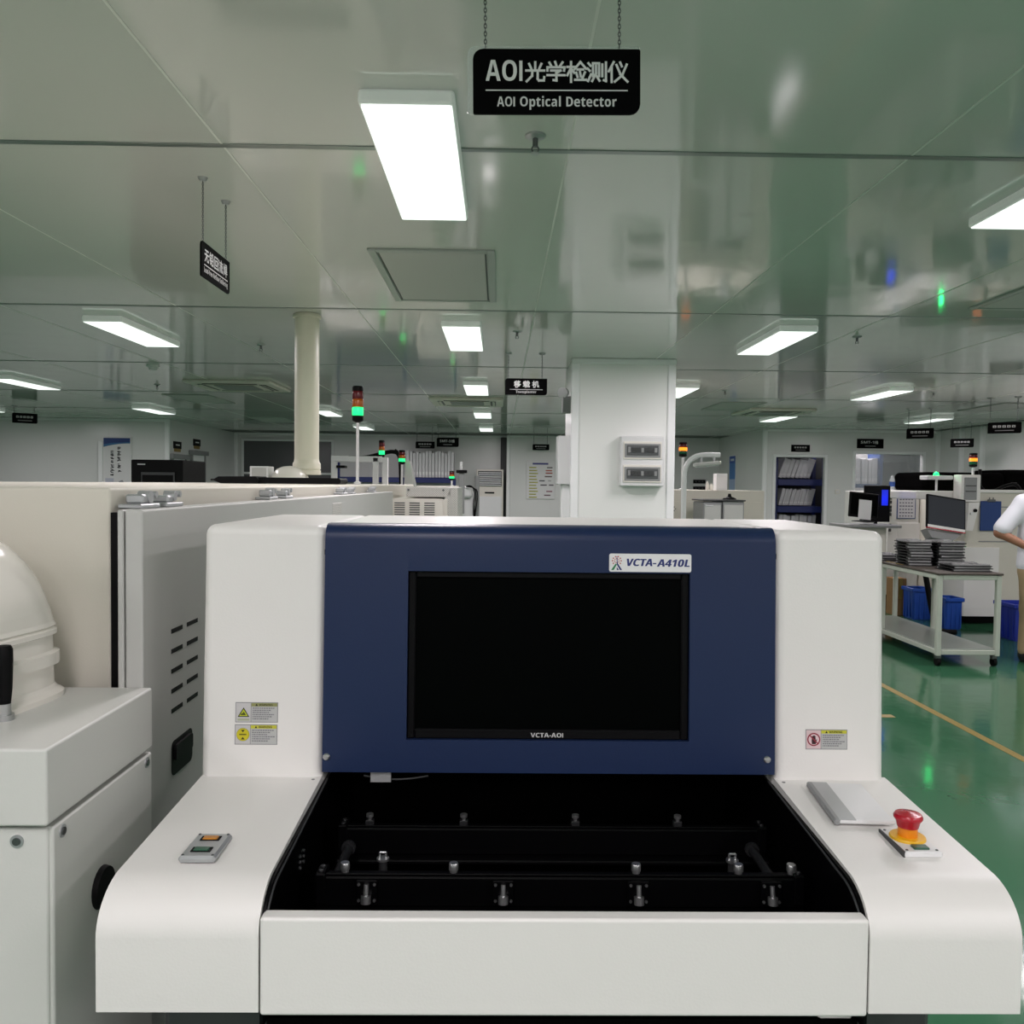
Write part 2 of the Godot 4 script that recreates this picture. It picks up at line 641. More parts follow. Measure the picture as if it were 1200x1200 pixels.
func room() -> void:
	# floor
	var f := mb()
	bx(f, -13.2, 9.0, -0.12, 0.0, -6.2, 20.8)
	struct("floor", f, "floor")
	var ln := mb()
	bx(ln, 2.905, 2.96, 0.0, 0.0015, -6, 16.8)
	bx(ln, 2.2, 2.61, 0.0, 0.0015, 5.5, 5.57)
	tag(obj("floor_marking", ln, "line_paint"), "long yellow painted safety line on the green floor right of the machine", "floor line")
	# ceiling: sandwich panels, flush, with recessed joints one way and capping strips the other
	var root := struct_root("ceiling")
	var slab := mb()
	bx(slab, -13.2, 9.0, CEIL + 0.004, CEIL + 0.15, -6.2, 20.8)
	obj("slab", slab, "ceiling_gap", root)
	var px := 1.29 * S
	var pz := 2.98 * S
	var pm := mb()
	box(pm, Vector3(0, 0.02, 0), Vector3(px - 0.005, 0.04, pz - 0.004), 0.002)
	var mesh: ArrayMesh = null
	for j in range(-3, 7):
		for i in range(-10, 7):
			var x := (0.245 + 1.29 * i + 0.645) * S
			var z := (3.24 + 2.98 * j + 1.49) * S
			if x + px / 2 > 9.1 or x - px / 2 < -13.3 or z + pz / 2 > 22 or z - pz / 2 < -6.3:
				continue
			if mesh == null:
				mesh = pm.commit()
				mesh.surface_set_material(0, M.ceiling)
			var o := MeshInstance3D.new()
			o.mesh = mesh
			o.name = "panel"
			root.add_child(o, true)
			o.position = Vector3(x, CEIL, -z)
	for j in range(-2, 7):
		var st := mb()
		var z := (3.24 + 2.98 * j) * S
		bx(st, -13.0, 8.8, CEIL - 0.004, CEIL + 0.002, z - 0.015, z + 0.015, 0.001)
		obj("joint_strip", st, "cap_strip", root)
	for i in range(-10, 8):
		var st := mb()
		var x := (0.245 + 1.29 * i) * S
		if x > -13 and x < 8.8:
			bx(st, x - 0.004, x + 0.004, CEIL - 0.0015, CEIL + 0.004, -6.0, 20.4)
			obj("joint_seal", st, "seal", root)
	# walls
	var w := struct_root("wall_left")
	wall_x(w, -6.3, -0.12, 16.43, 20.4, [])
	wall_z(w, 16.3, -13.0, -6.3, [])
	wall_x(w, -13.0, -0.12, -6.0, 16.3, [])
	w = struct_root("wall_back")
	wall_z(w, 20.4, -6.3, 5.37, [])
	wall_z(w, 20.15, 0.2, 3.2, [])
	w = struct_root("wall_front")
	wall_z(w, -3.62, -13.1, 8.9, [])
	w = struct_root("wall_right")
	wall_x(w, 5.25, 0.12, 17.005, 20.4, [])
	wall_x(w, 8.75, 0.12, -6.0, 16.9, [])
	# the wall with the two openings into the store
	wall_piece(w, 5.25, 5.47, 0, CEIL, 16.9, 17.0)
	wall_piece(w, 5.47, 6.46, 2.1, CEIL, 16.9, 17.0)
	wall_piece(w, 6.46, 7.06, 0, CEIL, 16.9, 17.0)
	wall_piece(w, 7.06, 8.42, 2.18, CEIL, 16.9, 17.0)
	wall_piece(w, 7.06, 8.42, 0, 1.2, 16.9, 17.0)
	wall_piece(w, 8.42, 8.75, 0, CEIL, 16.9, 17.0)
	wall_z(w, 18.6, 5.37, 8.9, [])
	# white corner trims and the frames of openings
	for c in [[-6.3, 16.27], [5.26, 16.88], [8.71, 16.86], [8.72, 16.0], [8.72, 15.3], [0.2, 20.12], [-6.26, 20.36]]:
		var t := mb()
		bx(t, c[0] - 0.04, c[0] + 0.04, 0, CEIL, c[1] - 0.02, c[1] + 0.06, 0.012)
		struct("trim_1", t, "wall_trim")
	for l in [[-13.0, -6.3, 16.26], [-6.3, 0.2, 20.36], [0.2, 3.2, 20.11], [5.25, 8.75, 16.86]]:
		var t := mb()
		bx(t, l[0], l[1], CEIL - 0.05, CEIL, l[2], l[2] + 0.04, 0.01)
		struct("trim_2", t, "wall_trim")
	var dk := mb()
	bx(dk, 0.02, 0.17, 0, CEIL - 0.05, 20.33, 20.4, 0.01)
	struct("trim_3", dk, "dark_grey")
	opening("door_1", 5.47, 6.46, 0, 2.1, false)
	opening("window_1", 7.06, 8.42, 1.2, 2.18, true)
	# dark window in the far left wall
	var win := struct_root("window_2")
	frame(win, -6.12, -3.95, 1.2, 2.5, 20.34, 0.05)
	var pane := mb()
	bx(pane, -6.07, -4.0, 1.25, 2.45, 20.37, 20.39)
	obj("pane", pane, "dark_glass", win)
	var ledge := mb()
	bx(ledge, -6.07, -4.0, 1.66, 1.71, 20.33, 20.37, 0.008)
	obj("rail", ledge, "wall_trim", win)
	# the two doors in the recess of the left wall
	for d in [[17.5, 18.2, 2.06], [16.45, 17.1, 1.95]]:
		var door := struct_root("door_2")
		var st := mb()
		bx(st, -6.29, -6.26, 0.01, d[2] - 0.04, d[0], d[1], 0.004)
		obj("leaf", st, "wall_trim", door)
		st = mb()
		bx(st, -6.29, -6.24, 0.01, d[2], d[0] - 0.05, d[0])
		bx(st, -6.29, -6.24, 0.01, d[2], d[1], d[1] + 0.05)
		obj("frame", st, "grey", door)
		st = mb()
		bx(st, -6.29, -6.2, d[2] - 0.04, d[2] + 0.05, d[0] - 0.12, d[1] + 0.12, 0.006)
		obj("header", st, "grey", door)
		st = mb()
		cyl(st, Vector3(-6.22, 1.0, -d[0] - 0.08), Vector3(-6.22, 1.12, -d[0] - 0.08), 0.012)
		obj("handle", st, "steel", door)


func wall_piece(w: Node3D, x0: float, x1: float, y0: float, y1: float, z0: float, z1: float) -> void:
	var st := mb()
	bx(st, x0, x1, y0, y1, z0, z1, 0.003)
	obj("panel", st, "wall", w)


func wall_z(w: Node3D, z: float, x0: float, x1: float, _o: Array) -> void:   # upright panels side by side, facing the room
	var n := maxi(1, roundi((x1 - x0) / 1.18))
	for i in n:
		wall_piece(w, lerpf(x0, x1, float(i) / n), lerpf(x0, x1, float(i + 1) / n), 0, CEIL, z, z + 0.12)


func wall_x(w: Node3D, x: float, d: float, z0: float, z1: float, _o: Array) -> void:
	var n := maxi(1, roundi((z1 - z0) / 1.18))
	for i in n:
		wall_piece(w, minf(x, x + d), maxf(x, x + d), 0, CEIL, lerpf(z0, z1, float(i) / n), lerpf(z0, z1, float(i + 1) / n))


func frame(parent: Node3D, x0: float, x1: float, y0: float, y1: float, z: float, w: float) -> void:
	var st := mb()
	bx(st, x0, x0 + w, y0, y1, z, z + 0.06, 0.006)
	bx(st, x1 - w, x1, y0, y1, z, z + 0.06, 0.006)
	bx(st, x0 + w, x1 - w, y1 - w, y1, z, z + 0.06, 0.006)
	if y0 > 0.3:
		bx(st, x0 + w, x1 - w, y0, y0 + w, z, z + 0.06, 0.006)
	obj("frame", st, "wall_trim", parent)


func opening(called: String, x0: float, x1: float, y0: float, y1: float, glazed: bool) -> void:
	var r := struct_root(called)
	frame(r, x0 - 0.05, x1 + 0.05, y0 - (0.05 if y0 > 0.3 else 0.0), y1 + 0.05, 16.86, 0.06)
	if glazed:
		var st := mb()
		bx(st, x0, x1, y0, y1, 16.94, 16.948)
		obj("pane", st, "clear", r)


# ---------------------------------------------------------------- the machine in front
func shear_xf() -> Transform3D:
	return Transform3D(Basis(Vector3(1, 0, 0), Vector3(0, 1, -0.052), Vector3(0, 0, 1)), Vector3(0, 0, 0.052 * 1.04))


func inspection_machine() -> void:
	var t := thing("inspection_machine", "large white inspection machine with dark blue front, black screen and black conveyor pit", "machine", Vector3(0.08, 0, -1.35))
	var st := mb()
	# base
	bx(st, -0.44, 0.59, 0.1, 0.845, 1.12, 1.78, 0.008)
	obj("base", st, "dark_grey", t)
	st = mb()
	bx(st, 0.39, 0.432, 0.78, 0.872, 1.0, 1.02, 0.003)
	obj("bracket", st, "white", t)
	for x in [-0.36, 0.51]:
		for z in [1.12, 1.7]:
			st = mb()
			cyl(st, Vector3(x, 0.0, -z), Vector3(x, 0.02, -z), 0.045)
			cyl(st, Vector3(x, 0.02, -z), Vector3(x, 0.1, -z), 0.015)
			obj("foot", st, "dark_steel", t)
	# white side covers of the head and its top
	T = shear_xf()
	for x in [[-0.464, -0.2735], [0.4395, 0.615]]:
		st = mb()
		rb(st, x[0], x[1], 0.99, 1.431, 1.327, 1.78, 0.016, 4)
		obj("side_cover", st, "white", t)
	st = mb()
	bx(st, -0.276, 0.442, 1.395, 1.4305, 1.36, 1.78, 0.004)
	obj("top_cover", st, "white", t)
	# blue front cover with an opening for the monitor
	var zf := 1.325
	var cut := func(y0: float, y1: float) -> Array:
		var p := [Vector2(zf + 0.02, y1), Vector2(zf + 0.02, y0), Vector2(zf, y0)]
		if y1 > 1.42:
			p[0] = Vector2(zf + 0.02, 1.40)
			for k in 7:
				var a := PI / 2 * k / 6
				p.append(Vector2(zf + 0.024 - 0.024 * cos(a), 1.410 + 0.024 * sin(a)))
			p.append(Vector2(zf + 0.045, 1.434))
			p.append(Vector2(zf + 0.045, 1.40))
		else:
			p.append(Vector2(zf, y1))
		return p
	st = mb()
	var sx := side_xf()
	extr(st, cut.call(1.046, 1.434), -0.273, -0.142, sx)
	extr(st, cut.call(1.046, 1.434), 0.303, 0.439, sx)
	extr(st, cut.call(1.046, 1.097), -0.142, 0.303, sx)
	extr(st, cut.call(1.361, 1.434), -0.142, 0.303, sx)
	obj("front_cover", st, "blue", t)
	for x in [-0.266, 0.4265]:
		st = mb()
		T = shear_xf() * Transform3D(Basis(Vector3.RIGHT, PI / 2), Vector3(x, 1.07, -zf + 0.0))
		lathe(st, [Vector2(0.0055, 0), Vector2(0.0055, 0.0025), Vector2(0.004, 0.0042), Vector2(0, 0.0046)], Vector3.ZERO, 16)
		obj("screw", st, "steel", t)
	T = shear_xf()
	# monitor
	st = mb()
	var zm := zf + 0.006
	bx(st, -0.142, -0.130, 1.097, 1.361, zm, zm + 0.03, 0.002)
	bx(st, 0.291, 0.303, 1.097, 1.361, zm, zm + 0.03, 0.002)
	bx(st, -0.130, 0.291, 1.350, 1.361, zm, zm + 0.03, 0.002)
	bx(st, -0.130, 0.291, 1.097, 1.112, zm, zm + 0.03, 0.002)
	var mon := obj("monitor", st, "bezel", t)
	st = mb()
	bx(st, -0.131, 0.292, 1.110, 1.352, zm + 0.006, zm + 0.012)
	obj("display", st, "screen", mon)
	st = mb()
	T = shear_xf() * Transform3D(Basis.IDENTITY, Vector3(0, 0, -zm))
	ink_text(st, "VCTA-AO", 0.0535, 1.1005, 0.0068, "c9c9c9", 0.0004, true, 0.0485)
	ink_rect(st, 0.1032, 0.1048, 1.1005, 1.1073, "c9c9c9", 0.0004)
	obj("lettering", st, "ink", mon)
	# badge
	st = mb()
	T = shear_xf() * Transform3D(Basis.IDENTITY, Vector3(0.2395, 1.3775, -zf))
	extr(st, rpoly(0.13, 0.0285, [0.003, 0.003, 0.003, 0.003]), 0, 0.0015)
	var badge := obj("badge", st, "plain_white", t)
	st = mb()
	for k in 3:
		ink_text(st, "VCTA-", -0.0398 + k * 0.0004, -0.005, 0.0112, "26306e", 0.0017 + k * 0.00003, true, 0.0475, 0.22)
		ink_text(st, "A410L", 0.0102 + k * 0.0004, -0.0055, 0.0112, "26306e", 0.0017 + k * 0.00003, true, 0.051, 0.22)
	for k in 10:      # the emblem: a ring of red dots over two spreading legs
		var a := TAU * k / 10
		for r in [0.0035, 0.0068]:
			ink_disc(st, Vector2(-0.053, 0.003) + Vector2(cos(a), sin(a)) * r, 0.0012 if r > 0.005 else 0.0008, "b5493f", 0.0017, 8)
	ink_poly(st, [Vector2(-0.0535, 0.010), Vector2(-0.0525, 0.010), Vector2(-0.0515, -0.001), Vector2(-0.0445, -0.0115), Vector2(-0.048, -0.0115), Vector2(-0.053, -0.003)], "26306e", 0.0018)
	ink_poly(st, [Vector2(-0.0545, -0.001), Vector2(-0.053, -0.003), Vector2(-0.0578, -0.0115), Vector2(-0.062, -0.0115)], "1f7a4a", 0.0018)
	ink_poly(st, [Vector2(-0.053, -0.0065), Vector2(-0.0495, -0.0115), Vector2(-0.053, -0.0115)], "26306e", 0.0018)
	obj("lettering", st, "ink", badge)
	# warning labels
	label_plate(t, Vector3(-0.3765, 1.1375, -1.327), 0)
	label_plate(t, Vector3(-0.377, 1.103, -1.327), 1)
	label_plate(t, Vector3(0.5215, 1.1015, -1.327), 2)
	T = Transform3D.IDENTITY
	# side shelves that roll over to the front
	var prof := [Vector2(1.34, 0.882), Vector2(1.34, 1.038)]
	for k in 13:
		var a := PI / 2 * k / 12
		prof.append(Vector2(1.045 - 0.068 * sin(a), 0.968 + 0.054 * cos(a)))
	prof.append(Vector2(0.977, 0.882))
	for x in [[-0.4615, -0.274], [0.4405, 0.6205]]:
		st = mb()
		extr(st, prof, x[0], x[1], sx)
		obj("side_shelf", st, "white", t)
	for x in [-0.2735, 0.4365]:
		st = mb()
		var lp := []
		for p in prof:
			lp.append(Vector2(p.x + 0.004 if p.x < 1.3 else 1.6, p.y - 0.004 if p.y > 0.9 else 0.86))
		extr(st, lp, x, x + 0.004, sx)
		obj("liner", st, "anodised", t)
		st = mb()
		var pts := []
		for p in prof.slice(1, 13):
			pts.append(Vector3(x + (0.005 if x < 0 else -0.001), p.y - 0.010, -p.x - 0.006))
		tube(st, pts, 0.0016, 6)
		obj("edge_seal", st, "dark_grey", t)
	st = mb()
	rb(st, -0.2725, 0.439, 0.878, 0.994, 0.976, 0.998, 0.004)
	obj("front_panel", st, "white", t)
	for x in [-0.285, 0.451]:
		st = mb()
		cyl(st, Vector3(x, 1.034, -1.318), Vector3(x, 1.037, -1.318), 0.0028)
		obj("screw", st, "dark_steel", t)
	# the pit
	st = mb()
	bx(st, -0.27, 0.437, 0.85, 0.862, 0.998, 1.6)
	bx(st, -0.27, 0.437, 0.85, 1.39, 1.6, 1.612)
	bx(st, -0.27, 0.437, 0.862, 0.90, 1.0, 1.03, 0.003)
	bx(st, -0.275, 0.442, 1.385, 1.393, 1.35, 1.612)
	obj("pit_tray", st, "pit", t)
	st = mb()
	bx(st, -0.27, 0.437, 0.955, 0.962, 1.0, 1.022, 0.002)
	obj("ledge", st, "anodised", t)
	st = mb()
	bx(st, -0.198, -0.166, 1.028, 1.046, 1.332, 1.334)
	obj("sticker", st, "grey", t)
	st = mb()
	var cp := []
	for k in 13:
		cp.append(Vector3(-0.21 + k * 0.0085, 1.036 - 0.006 * sin(PI * k / 12), -1.34))
	tube(st, cp, 0.0015, 6)
	obj("cable", st, "dark_grey", t)
	conveyor(t, 1.14, [-0.205, -0.057, 0.193, 0.334, 0.407], true)
	conveyor(t, 1.303, [-0.196, -0.05, 0.124, 0.284], false)
	for s in [[-0.219, 1.16], [0.385, 1.16]]:
		st = mb()
		cyl(st, Vector3(s[0], 0.955, -s[1]), Vector3(s[0], 0.955, -1.262), 0.0065)
		cyl(st, Vector3(s[0], 0.955, -1.255), Vector3(s[0], 0.955, -1.262), 0.0105)
		obj("shaft", st, "tray_dark", t)
	for x in [-0.16, 0.339]:
		st = mb()
		cyl(st, Vector3(x, 0.935, -1.2), Vector3(x, 0.963, -1.2), 0.0065, 0.006)
		var sensor := obj("sensor_post", st, "dark_steel", t)
		st = mb()
		cyl(st, Vector3(x, 0.963, -1.2), Vector3(x, 0.966, -1.2), 0.009)
		cyl(st, Vector3(x - 0.0045, 0.966, -1.2), Vector3(x - 0.0045, 0.974, -1.2), 0.0016)
		cyl(st, Vector3(x + 0.0045, 0.966, -1.2), Vector3(x + 0.0045, 0.974, -1.2), 0.0016)
		cyl(st, Vector3(x - 0.0045, 0.974, -1.2), Vector3(x + 0.0045, 0.974, -1.2), 0.0016)
		obj("ring", st, "steel", sensor)
	for k in 6:
		st = mb()
		cyl(st, Vector3(-0.2695, 0.985 - 0.008 * (k % 3), -1.16 - 0.02 * (k / 3)), Vector3(-0.2665, 0.985 - 0.008 * (k % 3), -1.16 - 0.02 * (k / 3)), 0.0024)
		obj("screw", st, "dark_grey", t)
	# push button plate on the near shelf
	st = mb()
	box(st, Vector3(-0.3715, 1.0285, -1.086), Vector3(0.046, 0.009, 0.072), 0.003)
	var plate := obj("button_plate", st, "aluminium", t)
	for b in [[1.104, "amber"], [1.070, "green_button"]]:
		st = mb()
		box(st, Vector3(-0.3715, 1.0325, -b[0]), Vector3(0.025, 0.003, 0.013))
		var sock := obj("button_surround", st, "black", plate)
		st = mb()
		box(st, Vector3(-0.3715, 1.0335, -b[0]), Vector3(0.019, 0.004, 0.010), 0.001)
		var bt := obj("button", st, b[1], plate)
		bt.set_meta("label", "amber push button" if b[1] == "amber" else "green push button")
	for x in [-0.39, -0.353]:
		for z in [1.055, 1.117]:
			st = mb()
			cyl(st, Vector3(x, 1.033, -z), Vector3(x, 1.034, -z), 0.002, 0.0015, 10)
			obj("screw", st, "dark_steel", plate)
	# emergency stop on the other shelf
	st = mb()
	box(st, Vector3(0.5525, 1.0275, -1.1145), Vector3(0.05, 0.008, 0.076), 0.002)
	plate = obj("stop_plate", st, "plain_white", t)
	st = mb()
	bx(st, 0.5265, 0.5285, 1.023, 1.0318, 1.078, 1.151)
	obj("plate_edge", st, "dark_grey", plate)
	st = mb()
	lathe(st, [Vector2(0.0, 0.0015), Vector2(0.022, 0.0015), Vector2(0.023, 0.0), Vector2(0.023, -0.002)], Vector3(0.5525, 1.0335, -1.122), 32)
	obj("collar", st, "yellow", plate)
	st = mb()
	cyl(st, Vector3(0.5525, 1.034, -1.122), Vector3(0.5525, 1.049, -1.122), 0.0125, 0.0125, 24)
	obj("neck", st, "orange", plate)
	st = mb()
	lathe(st, [Vector2(0.0135, 0.0), Vector2(0.0155, 0.008), Vector2(0.0185, 0.012), Vector2(0.0185, 0.0145), Vector2(0.0165, 0.0175), Vector2(0.0, 0.0205)], Vector3(0.5525, 1.047, -1.122), 32)
	obj("stop_button", st, "red", plate)
	st = mb()
	box(st, Vector3(0.5535, 1.0325, -1.090), Vector3(0.02, 0.003, 0.012), 0.0006)
	obj("button", st, "green_button", plate)
	for x in [0.533, 0.572]:
		for z in [1.083, 1.147]:
			st = mb()
			cyl(st, Vector3(x, 1.031, -z), Vector3(x, 1.0325, -z), 0.0022, 0.0016, 10)
			obj("screw", st, "dark_steel", plate)
	# a clear folder lying on that shelf
	var fo := thing("document_folder", "flat clear plastic folder with grey spine lying behind the red stop button", "folder", Vector3(0.51, 1.035, -1.225))
	T = Transform3D(Basis(Vector3.UP, -0.06) * Basis(Vector3.RIGHT, 0.054), Vector3(0.5155, 1.0335, -1.229))
	st = mb()
	box(st, Vector3(0.003, 0.005, 0), Vector3(0.08, 0.006, 0.132), 0.002)
	obj("cover", st, "plain_white", fo)
	st = mb()
	box(st, Vector3(-0.036, 0.0045, 0), Vector3(0.009, 0.009, 0.133), 0.002)
	obj("spine", st, "grey", fo)
	st = mb()
	box(st, Vector3(-0.0225, 0.0083, 0), Vector3(0.024, 0.001, 0.13))
	obj("label_strip", st, "aluminium", fo)
	T = Transform3D.IDENTITY


func label_plate(t: Node3D, at: Vector3, kind: int) -> void:
	T = shear_xf() * Transform3D(Basis.IDENTITY, at)
	var w := 0.0665
	var h := 0.0315
	var st := mb()
	extr(st, rpoly(w, h, [0, 0, 0, 0]), 0, 0.0004)
	var o := obj("warning_label", st, "grey", t)
	st = mb()
	var x0 := -w / 2 + 0.0012
	var x1 := -w / 2 + w * 0.37
	var x2 := w / 2 - 0.0012
	var y0 := -h / 2 + 0.0012
	var y1 := h / 2 - 0.0012
	ink_rect(st, x0, x1 - 0.0006, y0, y1, "c3c2c2" if kind < 2 else "d6bfc0", 0.0006)
	ink_rect(st, x1 + 0.0004, x2, y0, y1, "b9bab8", 0.0006)
	ink_rect(st, x1 + 0.0004, x2, y1 - 0.0052, y1, "c2c03a" if kind else "8f925c", 0.0008)
	ink_text(st, "WARNING", x1 + 0.0125, y1 - 0.0042, 0.0032, "2b2c18", 0.001, true, 0.021)
	ink_poly(st, [Vector2(x1 + 0.0065, y1 - 0.0044), Vector2(x1 + 0.0105, y1 - 0.0044), Vector2(x1 + 0.0085, y1 - 0.0008)], "1d1e14", 0.001)
	for k in 6:      # lines of print too small to read
		var ly := y1 - 0.0078 - k * 0.0033
		var lx := x1 + 0.0025
		while lx < x2 - 0.006 - 0.004 * (k % 3):
			var lw := rng.randf_range(0.0012, 0.0036)
			ink_rect(st, lx, lx + lw, ly - 0.0008, ly + 0.0008, "77787c", 0.001)
			lx += lw + 0.0008
	var c := Vector2((x0 + x1) / 2, 0.0)
	if kind == 0:
		ink_poly(st, [c + Vector2(-0.0092, -0.007), c + Vector2(0.0092, -0.007), c + Vector2(0, 0.0078)], "20220e", 0.0008)
		ink_poly(st, [c + Vector2(-0.0068, -0.0056), c + Vector2(0.0068, -0.0056), c + Vector2(0, 0.0052)], "b8c02c", 0.001)
		ink_poly(st, [c + Vector2(-0.0044, -0.0042), c + Vector2(0.004, -0.0042), c + Vector2(0.0022, -0.001), c + Vector2(0.0, 0.0012), c + Vector2(-0.0012, -0.0012), c + Vector2(-0.0042, -0.0022)], "4a5210", 0.0012)
		ink_rect(st, c.x - 0.0092, c.x + 0.0092, -0.0128, -0.0096, "a9b095", 0.0008)
	elif kind == 1:
		ink_disc(st, c, 0.0102, "8c8c1c", 0.0008, 28)
		ink_disc(st, c, 0.0096, "c9bd1e", 0.001, 28)
		ink_poly(st, [c + Vector2(-0.003, 0.0075), c + Vector2(0, 0.0036), c + Vector2(0.003, 0.0075)], "33300c", 0.0012)
		ink_poly(st, [c + Vector2(-0.003, -0.0075), c + Vector2(0.003, -0.0075), c + Vector2(0, -0.0036)], "33300c", 0.0012)
		ink_rect(st, c.x - 0.0055, c.x + 0.0055, -0.0008, 0.0012, "5f5a10", 0.0012)
	else:
		ink_disc(st, c, 0.0104, "8e2436", 0.0008, 28)
		ink_disc(st, c, 0.0084, "dcc4c6", 0.001, 28)
		ink_poly(st, [c + Vector2(-0.003, -0.0072), c + Vector2(0.003, -0.0072), c + Vector2(0.0052, 0.0008), c + Vector2(0.003, -0.0008), c + Vector2(0.0026, 0.0056), c + Vector2(0.0002, 0.0066), c + Vector2(-0.003, 0.005), c + Vector2(-0.0036, -0.002)], "35141c", 0.0012)
		ink_line(st, c + Vector2(-0.0066, 0.0066), c + Vector2(0.0066, -0.0066), 0.0018, "8e2436", 0.0014)
	obj("print", st, "ink", o)
	T = Transform3D.IDENTITY


func conveyor(t: Node3D, z: float, knobs: Array, clamps: bool) -> void:
	var st := mb()
	bx(st, -0.243, 0.421, 0.925, 0.966, z, z + 0.022, 0.002)
	bx(st, -0.243, 0.421, 0.918, 0.925, z - 0.02, z + 0.03, 0.002)
	bx(st, -0.236, 0.414, 0.966, 0.969, z + 0.004, z + 0.009, 0.001)
	var rail := obj("conveyor_rail", st, "anodised", t)
	for x in [-0.243, 0.407]:
		st = mb()
		bx(st, x, x + 0.014, 0.93, 0.972, z - 0.004, z + 0.028, 0.002)
		obj("end_block", st, "anodised", rail)
		for k in 2:
			st = mb()
			cyl(st, Vector3(x + 0.007, 0.972, -z - 0.004 - 0.014 * k), Vector3(x + 0.007, 0.974, -z - 0.004 - 0.014 * k), 0.003)
			obj("screw", st, "dark_steel", rail)
	for x in knobs:
		st = mb()
		if clamps:
			lathe(st, [Vector2(0.0052, 0), Vector2(0.0052, 0.005), Vector2(0.0066, 0.006), Vector2(0.0066, 0.014), Vector2(0.0058, 0.0155), Vector2(0, 0.0155)], Vector3(x, 0.966, -z - 0.011), 20)
		else:
			lathe(st, [Vector2(0.003, 0), Vector2(0.003, 0.006), Vector2(0.0056, 0.0065), Vector2(0.0056, 0.011), Vector2(0, 0.0115)], Vector3(x, 0.974, -z - 0.011), 16)
		obj("knob", st, "steel", rail)
		if not clamps:
			st = mb()
			box(st, Vector3(x, 0.971, -z - 0.012), Vector3(0.013, 0.010, 0.012), 0.001)
			obj("knob_block", st, "tray_dark", rail)
	if clamps:
		for x in [-0.173, 0.011, 0.194, 0.375]:
			st = mb()
			bx(st, x - 0.014, x + 0.014, 0.930, 0.964, z - 0.006, z, 0.001)
			obj("clamp_plate", st, "anodised", rail)
			st = mb()
			cyl(st, Vector3(x, 0.960, -z + 0.008), Vector3(x, 0.944, -z + 0.012), 0.0034, 0.0034, 10)
			cyl(st, Vector3(x, 0.946, -z + 0.011), Vector3(x, 0.936, -z + 0.013), 0.0068, 0.0068, 14)
			obj("clamp_screw", st, "steel", rail)
			for k in 4:
				st = mb()
				var q := Vector3(x + (-0.0105 if k % 2 else 0.0105), 0.959 - 0.022 * (k / 2), -z + 0.006)
				cyl(st, q, q + Vector3(0, 0, 0.002), 0.0022, 0.0018, 10)
				obj("screw", st, "steel", rail)


